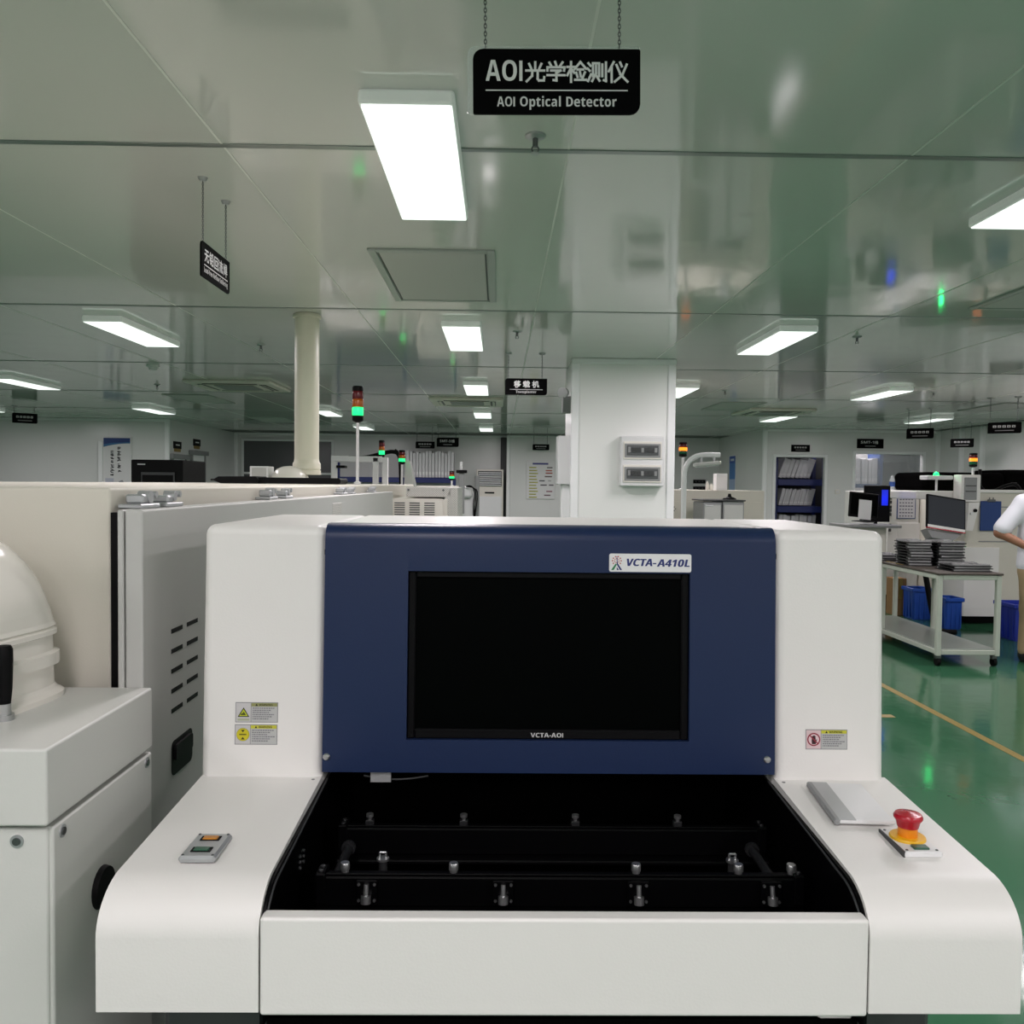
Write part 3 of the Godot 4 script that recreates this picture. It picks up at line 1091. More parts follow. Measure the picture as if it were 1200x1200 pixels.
# ---------------------------------------------------------------- the oven on the left
func reflow_oven() -> void:
	var t := thing("reflow_oven", "long white reflow oven with domed hood and lidded body left of the blue-fronted machine", "oven", Vector3(-1.1, 0, -3.5))
	var st := mb()
	rb(st, -1.9, -0.643, 0.2, 1.486, 1.42, 6.4, 0.006, 2)
	obj("body", st, "beige", t)
	st = mb()
	bx(st, -1.85, -0.7, 0.0, 0.2, 1.6, 6.3, 0.01)
	obj("plinth", st, "dark_grey", t)
	# long door panel along the aisle
	st = mb()
	rb(st, -0.604, -0.575, 0.36, 1.451, 1.384, 4.62, 0.004, 2)
	var door := obj("side_door", st, "grey_panel", t)
	st = mb()
	bx(st, -0.615, -0.6055, 0.36, 1.451, 1.382, 4.6, 0.002)
	obj("door_lining", st, "grey_panel", door)
	st = mb()
	bx(st, -0.645, -0.616, 0.4, 1.445, 1.423, 4.5)
	obj("gap", st, "black", t)
	for r in 5:
		for c in [[1.503, 1.556], [1.578, 1.634]]:
			st = mb()
			var y := 1.233 - 0.0355 * r
			bx(st, -0.580, -0.5744, y - 0.004, y + 0.004, c[0], c[1], 0.0002)
			obj("slot", st, "black", door)
	st = mb()
	extr(st, rpoly(0.10, 0.062, [0.012, 0.012, 0.012, 0.012]), -0.004, 0.0012, Transform3D(Basis(Vector3.UP, PI / 2), Vector3(-0.575, 1.005, -1.553)))
	obj("handle_recess", st, "black", door)
	st = mb()
	extr(st, rpoly(0.082, 0.028, [0.006, 0.006, 0.006, 0.006]), 0, 0.006, Transform3D(Basis(Vector3.UP, PI / 2), Vector3(-0.575, 1.014, -1.553)))
	obj("handle", st, "black", door)
	st = mb()
	bx(st, -0.58, -0.574, 1.24, 1.425, 2.95, 3.12, 0.001)
	obj("vent_grille", st, "perforated", door)
	# latches along the top of the door
	for h in [[1.45, 0.9], [1.56, 0.7], [2.25, 1.0], [2.42, 0.8], [3.3, 0.9], [3.5, 0.8], [4.1, 0.9]]:
		var z: float = h[0]
		var k: float = h[1]
		st = mb()
		bx(st, -0.636, -0.596, 1.451, 1.451 + 0.008, z - 0.02, z + 0.06, 0.002)
		bx(st, -0.632, -0.602, 1.459, 1.459 + 0.018 * k, z, z + 0.03, 0.003)
		cyl(st, Vector3(-0.62, 1.47, -z - 0.03), Vector3(-0.60, 1.47, -z - 0.03), 0.0125 * k)
		cyl(st, Vector3(-0.628, 1.474, -z - 0.05), Vector3(-0.598, 1.474, -z - 0.05), 0.006)
		obj("hinge", st, "aluminium", t)
	# end cabinet, its lower housing, and what stands on it
	st = mb()
	rb(st, -1.35, -0.56, 1.065, 1.163, 1.06, 1.384, 0.004, 2)
	obj("end_cabinet", st, "grey_white", t)
	st = mb()
	bx(st, -1.33, -0.575, 0.12, 1.07, 1.085, 1.384)
	obj("end_frame", st, "dark_grey", t)
	st = mb()
	rb(st, -1.35, -0.5655, 0.1, 1.058, 1.072, 1.09, 0.004, 2)
	obj("end_door", st, "grey_white", t)
	st = mb()
	rb(st, -0.58, -0.5605, 0.1, 1.0585, 1.076, 1.383, 0.004, 2)
	obj("end_side_panel", st, "grey_white", t)
	for q in [[Vector3(-0.604, 1.042, -1.072), Vector3(0, 0, 1)], [Vector3(-0.5605, 1.045, -1.098), Vector3(1, 0, 0)], [Vector3(-0.5605, 1.047, -1.362), Vector3(1, 0, 0)]]:
		st = mb()
		cyl(st, q[0], q[0] + q[1] * 0.0015, 0.0085, 0.0085, 20)
		var lk := obj("lock", st, "aluminium", t)
		st = mb()
		cyl(st, q[0], q[0] + q[1] * 0.003, 0.0055, 0.005, 14)
		obj("lock_core", st, "dark_steel", lk)
	st = mb()
	cyl(st, Vector3(-0.5605, 0.92, -1.205), Vector3(-0.553, 0.92, -1.205), 0.03, 0.028, 24)
	obj("cable_gland", st, "black", t)
	st = mb()
	T = Transform3D(Basis(Vector3.UP, -0.147), Vector3(-0.842, 1.163, -1.235))
	loft(st, [[0.158, 5.0, 0.0], [0.158, 5.0, 0.008], [0.151, 5.0, 0.014], [0.147, 5.0, 0.02], [0.146, 5.0, 0.05], [0.153, 5.0, 0.052], [0.153, 5.0, 0.07], [0.146, 5.0, 0.073], [0.145, 5.0, 0.096], [0.150, 5.0, 0.098], [0.150, 5.0, 0.105], [0.146, 5.0, 0.108], [0.149, 5.0, 0.111], [0.147, 4.8, 0.117],
		[0.1465, 4.2, 0.135], [0.143, 3.7, 0.16], [0.137, 3.3, 0.185], [0.127, 2.9, 0.209], [0.112, 2.6, 0.232], [0.092, 2.4, 0.251], [0.066, 2.2, 0.267], [0.036, 2.0, 0.277], [0.001, 2.0, 0.281]])
	T = Transform3D.IDENTITY
	obj("hood", st, "plastic_white", t)
	st = mb()
	cyl(st, Vector3(-0.687, 1.163, -1.19), Vector3(-0.687, 1.171, -1.19), 0.013)
	cyl(st, Vector3(-0.687, 1.171, -1.19), Vector3(-0.687, 1.186, -1.19), 0.009)
	var lev := obj("lever_base", st, "steel", t)
	st = mb()
	lathe(st, [Vector2(0.0085, 0), Vector2(0.0105, 0.02), Vector2(0.0118, 0.06), Vector2(0.0115, 0.076), Vector2(0.009, 0.081), Vector2(0, 0.082)], Vector3(-0.687, 1.186, -1.19), 20)
	obj("lever_grip", st, "black", lev)


# stacked superellipse rings [half size, exponent, height], smooth where the slope is
func loft(st: SurfaceTool, rings: Array) -> void:
	var seg := 72
	var P := []
	for r in rings:
		var row := []
		for k in seg:
			var c := cos(TAU * k / seg)
			var s := sin(TAU * k / seg)
			row.append(Vector3(signf(c) * pow(absf(c), 2.0 / r[1]), 0, signf(s) * pow(absf(s), 2.0 / r[1])) * r[0] + Vector3.UP * r[2])
		P.append(row)
	for i in rings.size() - 1:
		for k in seg:
			var k1 := (k + 1) % seg
			var n := []
			for q in [[i, k], [i, k1], [i + 1, k1], [i + 1, k]]:
				var kk: int = q[1]
				var across: Vector3 = P[q[0]][(kk + 1) % seg] - P[q[0]][(kk + seg - 1) % seg]
				var along: Vector3 = P[i + 1][kk] - P[i][kk]
				if i > 13:
					along = P[mini(q[0] + 1, rings.size() - 1)][kk] - P[maxi(q[0] - 1, 0)][kk]
				var m := along.cross(across).normalized()
				if m.dot(P[q[0]][kk] * Vector3(1, 0, 1) + Vector3.UP * 0.001) < 0 and i < 20:
					m = -m
				if m.y < 0 and i > 15:
					m = -m
				n.append(m)
			tri(st, P[i][k], P[i][k1], P[i + 1][k1], n[0], n[1], n[2])
			tri(st, P[i][k], P[i + 1][k1], P[i + 1][k], n[0], n[2], n[3])


func hatch(t: Node3D, w: float, d: float) -> void:
	var st := mb()
	for s in [-1.0, 1.0]:
		box(st, Vector3(s * (w / 2 - 0.02), -0.006, 0), Vector3(0.04, 0.012, d), 0.003)
		box(st, Vector3(0, -0.006, s * (d / 2 - 0.02)), Vector3(w - 0.08, 0.012, 0.04), 0.003)
	obj("frame", st, "ceiling_joint", t)
	st = mb()
	box(st, Vector3(0, -0.002, 0), Vector3(w - 0.09, 0.004, d - 0.09))
	obj("shadow_gap", st, "dark_grey", t)
	st = mb()
	box(st, Vector3(0, -0.005, 0), Vector3(w - 0.104, 0.008, d - 0.104), 0.001)
	obj("panel", st, "grey_panel", t)


func ceiling_fittings() -> void:
	var first: Node3D = null
	for h in [[-0.38, 5.25, "square ceiling hatch between the two lights above the blue-fronted machine"], [3.56, 5.25, "ceiling hatch beside the large light at the right edge of view"], [3.62, 13.3, "distant ceiling hatch just right of the square column"],
			[-4.6, 13.2, "distant ceiling hatch left of the tall white pipe"], [-4.6, 17.5, "farthest ceiling hatch, close to the dark window"], [7.62, 12.9, "ceiling hatch above the far right machines"]]:
		var at := Vector3(h[0] * S, CEIL, -h[1] * S)
		if first:
			dup(first, at, h[2])
			continue
		first = thing("ceiling_hatch", h[2], "hatch", Vector3.ZERO, "framed hatches in the ceiling")
		hatch(first, 0.63, 1.18)
		first.position = at
	first = null
	for a in [[-3.4, 11.2, "ceiling air conditioner left of the tall white pipe"], [-0.5, 13.0, "ceiling air conditioner in the middle row of lights"], [4.5, 14.1, "ceiling air conditioner right of the square column"]]:
		var at := Vector3(a[0] * S, CEIL, -a[1] * S)
		if first:
			dup(first, at, a[2])
			continue
		first = thing("air_conditioner", a[2], "air conditioner", Vector3.ZERO, "ceiling air conditioners")
		var st := mb()
		box(st, Vector3(0, -0.018, 0), Vector3(1.0, 0.036, 1.0), 0.012)
		obj("fascia", st, "warm_white", first)
		st = mb()
		box(st, Vector3(0, -0.036, 0), Vector3(0.46, 0.012, 0.46), 0.004)
		obj("intake_grille", st, "grey", first)
		for k in 4:
			st = mb()
			T = Transform3D(Basis(Vector3.UP, PI / 2 * k), Vector3.ZERO)
			box(st, Vector3(0, -0.037, 0.36), Vector3(0.62, 0.004, 0.075), 0.001)
			obj("outlet", st, "dark_grey", first)
			st = mb()
			T = T * Transform3D(Basis(Vector3.RIGHT, 0.3), Vector3(0, -0.04, 0.36))
			box(st, Vector3.ZERO, Vector3(0.6, 0.004, 0.05), 0.001)
			obj("louver", st, "warm_white", first)
		T = Transform3D.IDENTITY
		first.position = at
	first = null
	for p in [[0.115, 3.1, "sprinkler below the black hanging detector sign"], [0.13, 7.03, "small sprinkler above the middle hanging sign"], [2.94, 7.05, "sprinkler in front of the bright light right of the column"], [1.6, 12.2, "distant sprinkler just left of the column top"],
			[2.92, 11.1, "distant sprinkler right of the column"], [-2.2, 7.9, "sprinkler right of the second row light left of the pipe"], [-4.5, 11.3, "sprinkler by the distant light at far left"], [5.6, 11.0, "distant sprinkler above the store window"]]:
		var at := Vector3(p[0] * S, CEIL, -p[1] * S)
		if first:
			dup(first, at, p[2])
			continue
		first = thing("sprinkler", p[2], "sprinkler", Vector3.ZERO, "ceiling sprinklers")
		var st := mb()
		lathe(st, [Vector2(0.034, 0), Vector2(0.034, -0.006), Vector2(0.026, -0.011), Vector2(0, -0.012)], Vector3.ZERO, 20)
		obj("rosette", st, "aluminium", first)
		st = mb()
		cyl(st, Vector3(0, -0.01, 0), Vector3(0, -0.038, 0), 0.009)
		for s in [-1.0, 1.0]:
			tube(st, bend([Vector3(s * 0.006, -0.036, 0), Vector3(s * 0.014, -0.045, 0), Vector3(s * 0.004, -0.06, 0)], 0.008, 3), 0.0025, 6)
		obj("sprinkler_head", st, "dark_steel", first)
		st = mb()
		cyl(st, Vector3(0, -0.058, 0), Vector3(0, -0.062, 0), 0.014)
		obj("deflector", st, "steel", first)
		first.position = at
	var sm := thing("smoke_detector", "round white smoke detector on the ceiling above the left row of lights", "smoke detector", Vector3(-3.79 * S, CEIL, -9.4 * S))
	var st := mb()
	lathe(st, [Vector2(0.06, 0), Vector2(0.06, -0.018), Vector2(0.042, -0.024), Vector2(0.036, -0.05), Vector2(0, -0.052)], sm.position, 24)
	obj("body", st, "plain_white", sm)


# ---------------------------------------------------------------- square column
func column_and_fittings() -> void:
	var x0 := 0.645
	var x1 := 1.60
	var z := 7.8
	var root := struct_root("trim_4")
	root.name = "column"
	var st := mb()
	bx(st, x0 + 0.02, x1 - 0.02, 0, CEIL, z + 0.005, z + 0.9)
	obj("shaft", st, "column_face", root)
	for x in [x0, x1 - 0.075]:
		st = mb()
		rb(st, x, x + 0.075, 0, CEIL, z - 0.012, z + 0.06, 0.012, 2)
		obj("corner_trim", st, "wall_trim", root)
	st = mb()
	rb(st, x0, x1, CEIL - 0.05, CEIL, z - 0.02, z + 0.05, 0.01, 2)
	obj("top_trim", st, "wall_trim", root)
	var d := thing("breaker_box", "white wall box with two smoked windows of breakers on the square column", "breaker box", Vector3(1.285, 1.7, -7.7))
	st = mb()
	rb(st, 1.09, 1.485, 1.49, 1.945, 7.70, 7.80, 0.012, 2)
	obj("box", st, "plain_white", d)
	for y in [1.815, 1.605]:
		st = mb()
		rb(st, 1.115, 1.46, y - 0.08, y + 0.08, 7.692, 7.70, 0.004, 1)
		var dr := obj("door", st, "plastic_white", d)
		st = mb()
		bx(st, 1.125, 1.45, y - 0.065, y + 0.06, 7.6885, 7.692, 0.001)
		obj("door_frame", st, "grey", dr)
		st = mb()
		bx(st, 1.145, 1.43, y - 0.045, y + 0.045, 7.684, 7.6885, 0.001)
		obj("window", st, "dark_glass", dr)
		for k in 9:
			st = mb()
			bx(st, 1.155 + k * 0.03, 1.178 + k * 0.03, y - 0.02, y + (0.022 if k % 3 else 0.03), 7.679, 7.684, 0.001)
			obj("breaker", st, "dark_grey" if k % 4 else "grey", dr)
	var c := thing("conduit_box", "tall white box on the left side of the square column above a conduit", "control box", Vector3(0.6, 1.7, -8.0))
	st = mb()
	rb(st, 0.535, 0.664, 1.5, 1.95, 7.9, 8.15, 0.008, 2)
	obj("box", st, "plain_white", c)
	st = mb()
	rb(st, 0.575, 0.664, 0.0, 1.5, 7.95, 8.05, 0.01, 2)
	obj("conduit", st, "wall_trim", c)
	var e := thing("emergency_light", "small grey lamp unit high on the left side of the square column", "emergency light", Vector3(0.6, 2.3, -8.0))
	st = mb()
	rb(st, 0.58, 0.664, 2.17, 2.32, 7.95, 8.1, 0.008, 2)
	obj("battery_box", st, "grey", e)
	st = mb()
	cyl(st, Vector3(0.60, 2.36, -8.02), Vector3(0.575, 2.35, -7.95), 0.045, 0.05)
	obj("lamp_head", st, "aluminium", e)
	st = mb()
	cyl(st, Vector3(0.61, 2.31, -8.02), Vector3(0.61, 2.37, -8.02), 0.012)
	obj("bracket", st, "dark_steel", e)


# ---------------------------------------------------------------- signal towers
func tower(called_label: String, x: float, top: float, z: float, foot: float, r: float, h: float, lit: String, pole_r := 0.009, order := ["red", "amber", "green"]) -> Node3D:
	var t := thing("signal_tower", called_label, "signal light", Vector3(x, foot, -z), "stacked signal lights")
	var st := mb()
	cyl(st, Vector3(x, foot, -z), Vector3(x, top - h, -z), pole_r, pole_r, 12)
	lathe(st, [Vector2(pole_r * 2.4, 0), Vector2(pole_r * 2.4, 0.012), Vector2(pole_r, 0.02)], Vector3(x, foot, -z), 14)
	obj("pole", st, "plain_white", t)
	st = mb()
	var u := h / 5.2
	lathe(st, [Vector2(pole_r, 0), Vector2(r * 0.8, u * 0.2), Vector2(r, u * 0.4), Vector2(r, u)], Vector3(x, top - h, -z), 18)
	obj("base", st, "black", t)
	st = mb()
	lathe(st, [Vector2(r, 0), Vector2(r, u * 0.5), Vector2(r * 0.85, u * 0.7), Vector2(0, u * 0.75)], Vector3(x, top - u * 0.75, -z), 18)
	obj("cap", st, "black", t)
	for k in 3:
		st = mb()
		var y := top - u * (0.75 + 1.13 * (k + 1))
		lathe(st, [Vector2(r * 0.93, 0), Vector2(r, u * 0.12), Vector2(r, u * 1.0), Vector2(r * 0.93, u * 1.12)], Vector3(x, y, -z), 18)
		cyl(st, Vector3(x, y, -z), Vector3(x, y + u * 1.12, -z), r * 0.9, r * 0.9, 12)
		var on: bool = order[k] == lit
		var ln := obj("lens", st, ("lit_" if on else "lens_") + order[k], t)
		ln.set_meta("label", ("lit %s lens" if on else "unlit %s lens") % order[k])
		if on:
			var l := OmniLight3D.new()
			l.name = "lamp"
			l.light_color = Color("18e070") if lit == "green" else Color("ff7a1c")
			l.light_energy = 0.02
			l.light_size = r
			l.omni_range = 30
			l.omni_attenuation = 2
			l.shadow_enabled = true
			t.add_child(l)
			l.position = Vector3(0, y + u * 0.56 - foot, 0)
	return t


const NTH := ["first", "second", "third", "fourth", "fifth", "sixth", "seventh", "eighth", "ninth", "tenth", "eleventh", "twelfth", "thirteenth", "fourteenth", "fifteenth", "sixteenth"]


func stencils(label: String, group: String, x0: float, x1: float, y: float, z: float, h: float, n: int, lean: float, called := "stencil") -> void:
	var first: Node3D = null
	for i in n:
		var x := lerpf(x0, x1, (i + 0.5) / n)
		var hh := h * rng.randf_range(0.9, 1.0)
		if first == null:
			first = thing(called, label % NTH[i], "binder" if called == "binder" else "stencil", Vector3.ZERO, group)
			var w := (x1 - x0) / n * 0.9
			var st := mb()
			bx(st, -w / 2, w / 2, 0, h, 0.0, 0.5, 0.004)
			obj("frame", st, "stencil", first)
			st = mb()
			bx(st, -w / 2 + 0.006, w / 2 - 0.006, h * 0.1, h * 0.22, -0.003, 0.0)
			obj("edge_label", st, "paper", first)
			first.position = Vector3(x, y, -z)
			first.rotation.z = lean
		else:
			var c := dup(first, Vector3(x, y, -z - rng.randf_range(0, 0.06)), label % NTH[i])
			c.rotation.z = lean
			c.scale = Vector3(1, hh / h, 1)


# ---------------------------------------------------------------- far left
func left_background() -> void:
	var b := thing("notice_board", "tall white notice board with blue header and two columns of black writing, far left", "notice board", Vector3(-7.23, 0.9, -16.26))
	var st := mb()
	bx(st, -7.5, -6.97, 0.95, 2.3, 16.26, 16.3, 0.006)
	obj("board", st, "paper", b)
	st = mb()
	bx(st, -7.58, -7.5, 0.95, 2.22, 16.24, 16.3, 0.006)
	obj("edge_frame", st, "wall_trim", b)
	st = mb()
	T = Transform3D(Basis.IDENTITY, Vector3(-7.235, 1.62, -16.26))
	var hd := [Vector2(-0.25, 0.66), Vector2(0.25, 0.66), Vector2(0.25, 0.56)]
	for k in 9:
		var u := k / 8.0
		hd.append(Vector2(0.25 - 0.5 * u, 0.56 - 0.07 * u * u))
	ink_poly(st, hd, "2f6f9e", 0.001)
	ink_poly(st, [Vector2(-0.25, 0.66), Vector2(0.25, 0.66), Vector2(0.25, 0.585), Vector2(-0.1, 0.565), Vector2(-0.25, 0.54)], "1d3f7c", 0.002)
	for c in [[0.04, 0.47, 8], [-0.09, 0.40, 8]]:      # brush-like writing too far off to read
		for k in c[2]:
			var q := Vector2(c[0], c[1] - k * 0.062)
			for s in 5:
				var a := q + Vector2(rng.randf_range(-0.03, 0.0), rng.randf_range(-0.022, 0.022))
				ink_line(st, a, a + Vector2(rng.randf_range(0.02, 0.04), rng.randf_range(-0.015, 0.015)), 0.013, "35383c", 0.001 + s * 0.0001)
	ink_poly(st, [Vector2(0.0, -0.32), Vector2(0.2, -0.32), Vector2(0.15, -0.2), Vector2(0.1, -0.13), Vector2(0.03, -0.16), Vector2(0.06, -0.24)], "8f9296", 0.001)
	ink_poly(st, [Vector2(-0.22, -0.3), Vector2(-0.06, -0.3), Vector2(-0.06, -0.1), Vector2(-0.22, -0.1)], "c3c6d4", 0.001)
	obj("print", st, "ink", b)
	T = Transform3D.IDENTITY
	var k := thing("black_cabinet", "black inspection cabinet with a recessed front panel, standing behind the beige oven", "cabinet", Vector3(-3.58, 0, -9.3))
	st = mb()
	rb(st, -3.86, -3.32, 0.06, 1.71, 9.0, 9.7, 0.012, 2)
	obj("body", st, "black", k)
	st = mb()
	bx(st, -3.75, -3.40, 1.1, 1.58, 8.985, 9.0, 0.004)
	obj("front_panel", st, "dark_grey", k)
	st = mb()
	bx(st, -3.735, -3.415, 1.115, 1.55, 8.98, 8.986, 0.002)
	obj("door", st, "black", k)
	st = mb()
	bx(st, -3.79, -3.71, 1.655, 1.668, 8.996, 9.0)
	obj("badge", st, "aluminium", k)
	st = mb()
	bx(st, -3.84, -3.34, 0.0, 0.06, 9.05, 9.65)
	obj("plinth", st, "dark_grey", k)
	# door plates on the recess wall
	for p in [[16.78, 2.12, "yellow and black sign above the nearer far-left door"], [17.85, 2.22, "yellow and black sign above the farther far-left door"]]:
		var s := thing("door_sign", p[2], "sign", Vector3(-6.29, p[1], -p[0]), "door signs on the far left")
		st = mb()
		bx(st, -6.30, -6.285, p[1] - 0.01, p[1] + 0.13, p[0] - 0.2, p[0] + 0.2, 0.002)
		obj("plate", st, "black", s)
		st = mb()
		bx(st, -6.30, -6.285, p[1] - 0.07, p[1] - 0.01, p[0] - 0.16, p[0] + 0.16, 0.002)
		obj("lower_plate", st, "line_paint", s)
		st = mb()
		bx(st, -6.287, -6.283, p[1] + 0.05, p[1] + 0.075, p[0] - 0.1, p[0] + 0.1, 0.001)
		obj("lettering", st, "paper", s)
	# tall pipe on the oven
	var pz := 5.93
	var px := -1.335
	var p := thing("exhaust_pipe", "tall cream exhaust pipe rising from the oven to the ceiling", "pipe", Vector3(px, 1.486, -pz))
	st = mb()
	lathe(st, [Vector2(0.083, 0.13), Vector2(0.083, CEIL - 1.486)], Vector3(px, 1.486, -pz), 32)
	obj("riser", st, "pvc", p)
	st = mb()
	lathe(st, [Vector2(0.083, 0.0), Vector2(0.096, 0.002), Vector2(0.096, 0.02), Vector2(0.083, 0.022)], Vector3(px, CEIL - 0.03, -pz), 32)
	obj("ceiling_collar", st, "pvc", p)
	st = mb()
	lathe(st, [Vector2(0.088, 0.06), Vector2(0.098, 0.062), Vector2(0.096, 0.09), Vector2(0.09, 0.095), Vector2(0.096, 0.10), Vector2(0.094, 0.14), Vector2(0.086, 0.15), Vector2(0.083, 0.17)], Vector3(px, 1.486, -pz), 32)
	obj("hose_collar", st, "pvc", p)
	st = mb()
	lathe(st, [Vector2(0.13, 0.0), Vector2(0.128, 0.03), Vector2(0.115, 0.065), Vector2(0.088, 0.095), Vector2(0.05, 0.112), Vector2(0.0, 0.118)], Vector3(px - 0.10, 1.488, -pz + 0.06), 28)
	obj("elbow", st, "plastic_white", p)
	var wb := thing("white_box", "small white box standing beside the base of the tall pipe", "box", Vector3(-1.62, 1.486, -5.9))
	st = mb()
	rb(st, -1.69, -1.565, 1.486, 1.60, 5.8, 5.95, 0.006, 2)
	obj("case", st, "plain_white", wb)
	st = mb()
	bx(st, -1.675, -1.58, 1.498, 1.588, 5.795, 5.8, 0.002)
	obj("cover", st, "grey_panel", wb)
	# flat black bar on the oven
	var bb := thing("black_tray", "long flat black tray with rounded end lying on top of the oven", "tray", Vector3(-1.05, 1.486, -4.3))
	st = mb()
	extr(st, rpoly(0.42, 0.03, [0.013, 0.013, 0.013, 0.013]), -0.1, 0.1, Transform3D(Basis.IDENTITY, Vector3(-0.99, 1.503, -4.3)))
	obj("tray", st, "black", bb)
	st = mb()
	extr(st, [Vector2(-0.14, 0.0), Vector2(-0.11, 0.017), Vector2(0.07, 0.02), Vector2(0.09, 0.0), Vector2(0.07, -0.016), Vector2(-0.10, -0.016)], -0.09, 0.1, Transform3D(Basis.IDENTITY, Vector3(-1.26, 1.503, -4.28)))
	obj("end_housing", st, "black", bb)
	st = mb()
	cyl(st, Vector3(-1.44, 1.504, -4.28), Vector3(-1.38, 1.504, -4.28), 0.004)
	obj("rod", st, "black", bb)
	tower("tallest signal tower on the oven with its green lens lit", -0.86, 2.08, 5.18, 1.486, 0.034, 0.223, "green")


# ---------------------------------------------------------------- behind the oven, middle of the view
func middle_background() -> void:
	var t := thing("vented_machine", "white machine with three blocks of vent slots and perforated guards beyond the oven", "machine", Vector3(-0.45, 0, -5.2))
	var st := mb()
	rb(st, -0.6, -0.29, 0.03, 1.41, 4.78, 5.7, 0.004, 2)
	obj("body", st, "warm_white", t)
	st = mb()
	extr(st, [Vector2(-0.6, 0.3), Vector2(-0.245, 0.3), Vector2(-0.318, 1.413), Vector2(-0.6, 1.413)], 0, 0.012, Transform3D(Basis.IDENTITY, Vector3(0, 0, -4.775)))
	var fp := obj("front_panel", st, "warm_white", t)
	for c in 3:
		for r in 6:
			st = mb()
			var x := -0.555 + c * 0.083
			var y := 1.387 - r * 0.0128
			bx(st, x - 0.029, x + 0.029, y - 0.0028, y + 0.0028, 4.761, 4.764)
			obj("slot", st, "dark_grey", fp)
	st = mb()
	bx(st, -0.525, -0.27, 1.42, 1.475, 4.80, 5.6, 0.004)
	obj("upper_guard", st, "perforated", t)
	st = mb()
	extr(st, [Vector2(-0.31, 1.41), Vector2(-0.27, 1.475), Vector2(-0.235, 1.475), Vector2(-0.225, 0.9), Vector2(-0.285, 0.9)], 0, 0.6, Transform3D(Basis.IDENTITY, Vector3(0, 0, -5.4)))
	obj("side_guard", st, "perforated", t)
	for x in [-0.51, -0.315]:
		st = mb()
		cyl(st, Vector3(x, 1.46, -4.80), Vector3(x, 1.46, -4.794), 0.006)
		obj("screw", st, "dark_steel", t)
	# conveyor machine with the white arch
	var a := thing("gantry_machine", "white gantry frame of square tube on a low conveyor machine behind the oven", "machine", Vector3(-1.9, 0, -10.2))
	st = mb()
	rb(st, -3.0, -0.9, 0.05, 1.44, 9.6, 10.7, 0.01, 2)
	obj("body", st, "warm_white", a)
	for x in [-1.47, -1.36]:
		st = mb()
		rb(st, x, x + 0.065, 1.44, 1.79, 9.9, 9.97, 0.006, 2)
		obj("post", st, "plain_white", a)
	st = mb()
	rb(st, -1.95, -1.36, 1.735, 1.80, 9.9, 9.97, 0.006, 2)
	obj("crossbar", st, "plain_white", a)
	st = mb()
	rb(st, -1.95, -1.885, 1.44, 1.735, 9.9, 9.97, 0.006, 2)
	obj("post", st, "plain_white", a)
	st = mb()
	bx(st, -1.88, -1.78, 1.66, 1.69, 9.85, 10.0, 0.004)
	obj("camera_bracket", st, "black", a)
	tower("signal tower standing on the white gantry, green lens lit", -1.37, 1.99, 9.94, 1.80, 0.034, 0.21, "green", 0.012)
	var m := thing("mounting_machine", "far white placement machine with black extract arm and grey tapered hood", "machine", Vector3(-1.4, 0, -12.6))
	st = mb()
	rb(st, -2.6, -1.0, 0.05, 1.44, 11.7, 13.2, 0.02, 2)
	obj("body", st, "warm_white", m)
	st = mb()
	extr(st, [Vector2(-1.34, 1.45), Vector2(-1.19, 1.45), Vector2(-1.27, 1.81), Vector2(-1.32, 1.81)], 0, 0.3, Transform3D(Basis.IDENTITY, Vector3(0, 0, -12.3)))
	obj("hood", st, "grey_panel", m)
	st = mb()
	tube(st, bend([Vector3(-2.15, 1.845, -12.2), Vector3(-1.9, 1.85, -12.2), Vector3(-1.5, 1.955, -12.2), Vector3(-1.42, 1.9, -12.2), Vector3(-1.40, 1.45, -12.2)], 0.1, 4), 0.03, 10)
	obj("extract_arm", st, "black", m)
	tower("third signal tower in front of the grey tapered hood, green lens lit", -1.355, 1.95, 11.85, 1.443, 0.045, 0.20, "green", 0.014)
	# stencil rack along the back wall
	var r := thing("stencil_rack", "blue shelving along the far back wall holding white stencils", "rack", Vector3(-2.3, 0, -20.0))
	for x in [-3.72, -2.2, -1.05]:
		st = mb()
		bx(st, x - 0.04, x + 0.04, 0, 1.95 if x < -3 else 1.6, 19.7, 19.78, 0.004)
		obj("post", st, "blue_rack", r)
	for y in [1.5, 0.9, 0.3]:
		st = mb()
		bx(st, -3.7, -1.05, y, y + 0.12, 19.68, 20.3, 0.006)
		obj("shelf", st, "blue_rack", r)
	stencils("white stencil frame on the far blue shelving, %s from the left", "white stencils on the far shelving", -2.16, -1.06, 1.625, 19.72, 0.62, 15, 0.0)
	tower("small signal tower at the right end of the white stencils, green lens lit", -0.86, 1.72, 15.4, 1.45, 0.045, 0.17, "green", 0.014)
	var sb := thing("loader_machine", "low far white machine carrying the small signal tower", "machine", Vector3(-0.85, 0, -15.6))
	st = mb()
	rb(st, -1.5, -0.6, 0.0, 1.45, 15.2, 16.2, 0.02, 2)
	obj("body", st, "warm_white", sb)
	st = mb()
	bx(st, -1.4, -0.7, 0.8, 1.35, 15.19, 15.21, 0.004)
	obj("door", st, "grey_panel", sb)
	# robot-like white unit with grey column
	var u := thing("transfer_unit", "white transfer unit with grey upright and black cables left of the cabinet air conditioner", "machine", Vector3(-0.4, 0, -8.6))
	st = mb()
	rb(st, -0.46, -0.26, 0.0, 1.42, 8.5, 9.0, 0.03, 3)
	obj("body", st, "plain_white", u)
	st = mb()
	rb(st, -0.40, -0.27, 1.35, 1.47, 8.45, 8.7, 0.04, 3)
	obj("head", st, "plain_white", u)
	st = mb()
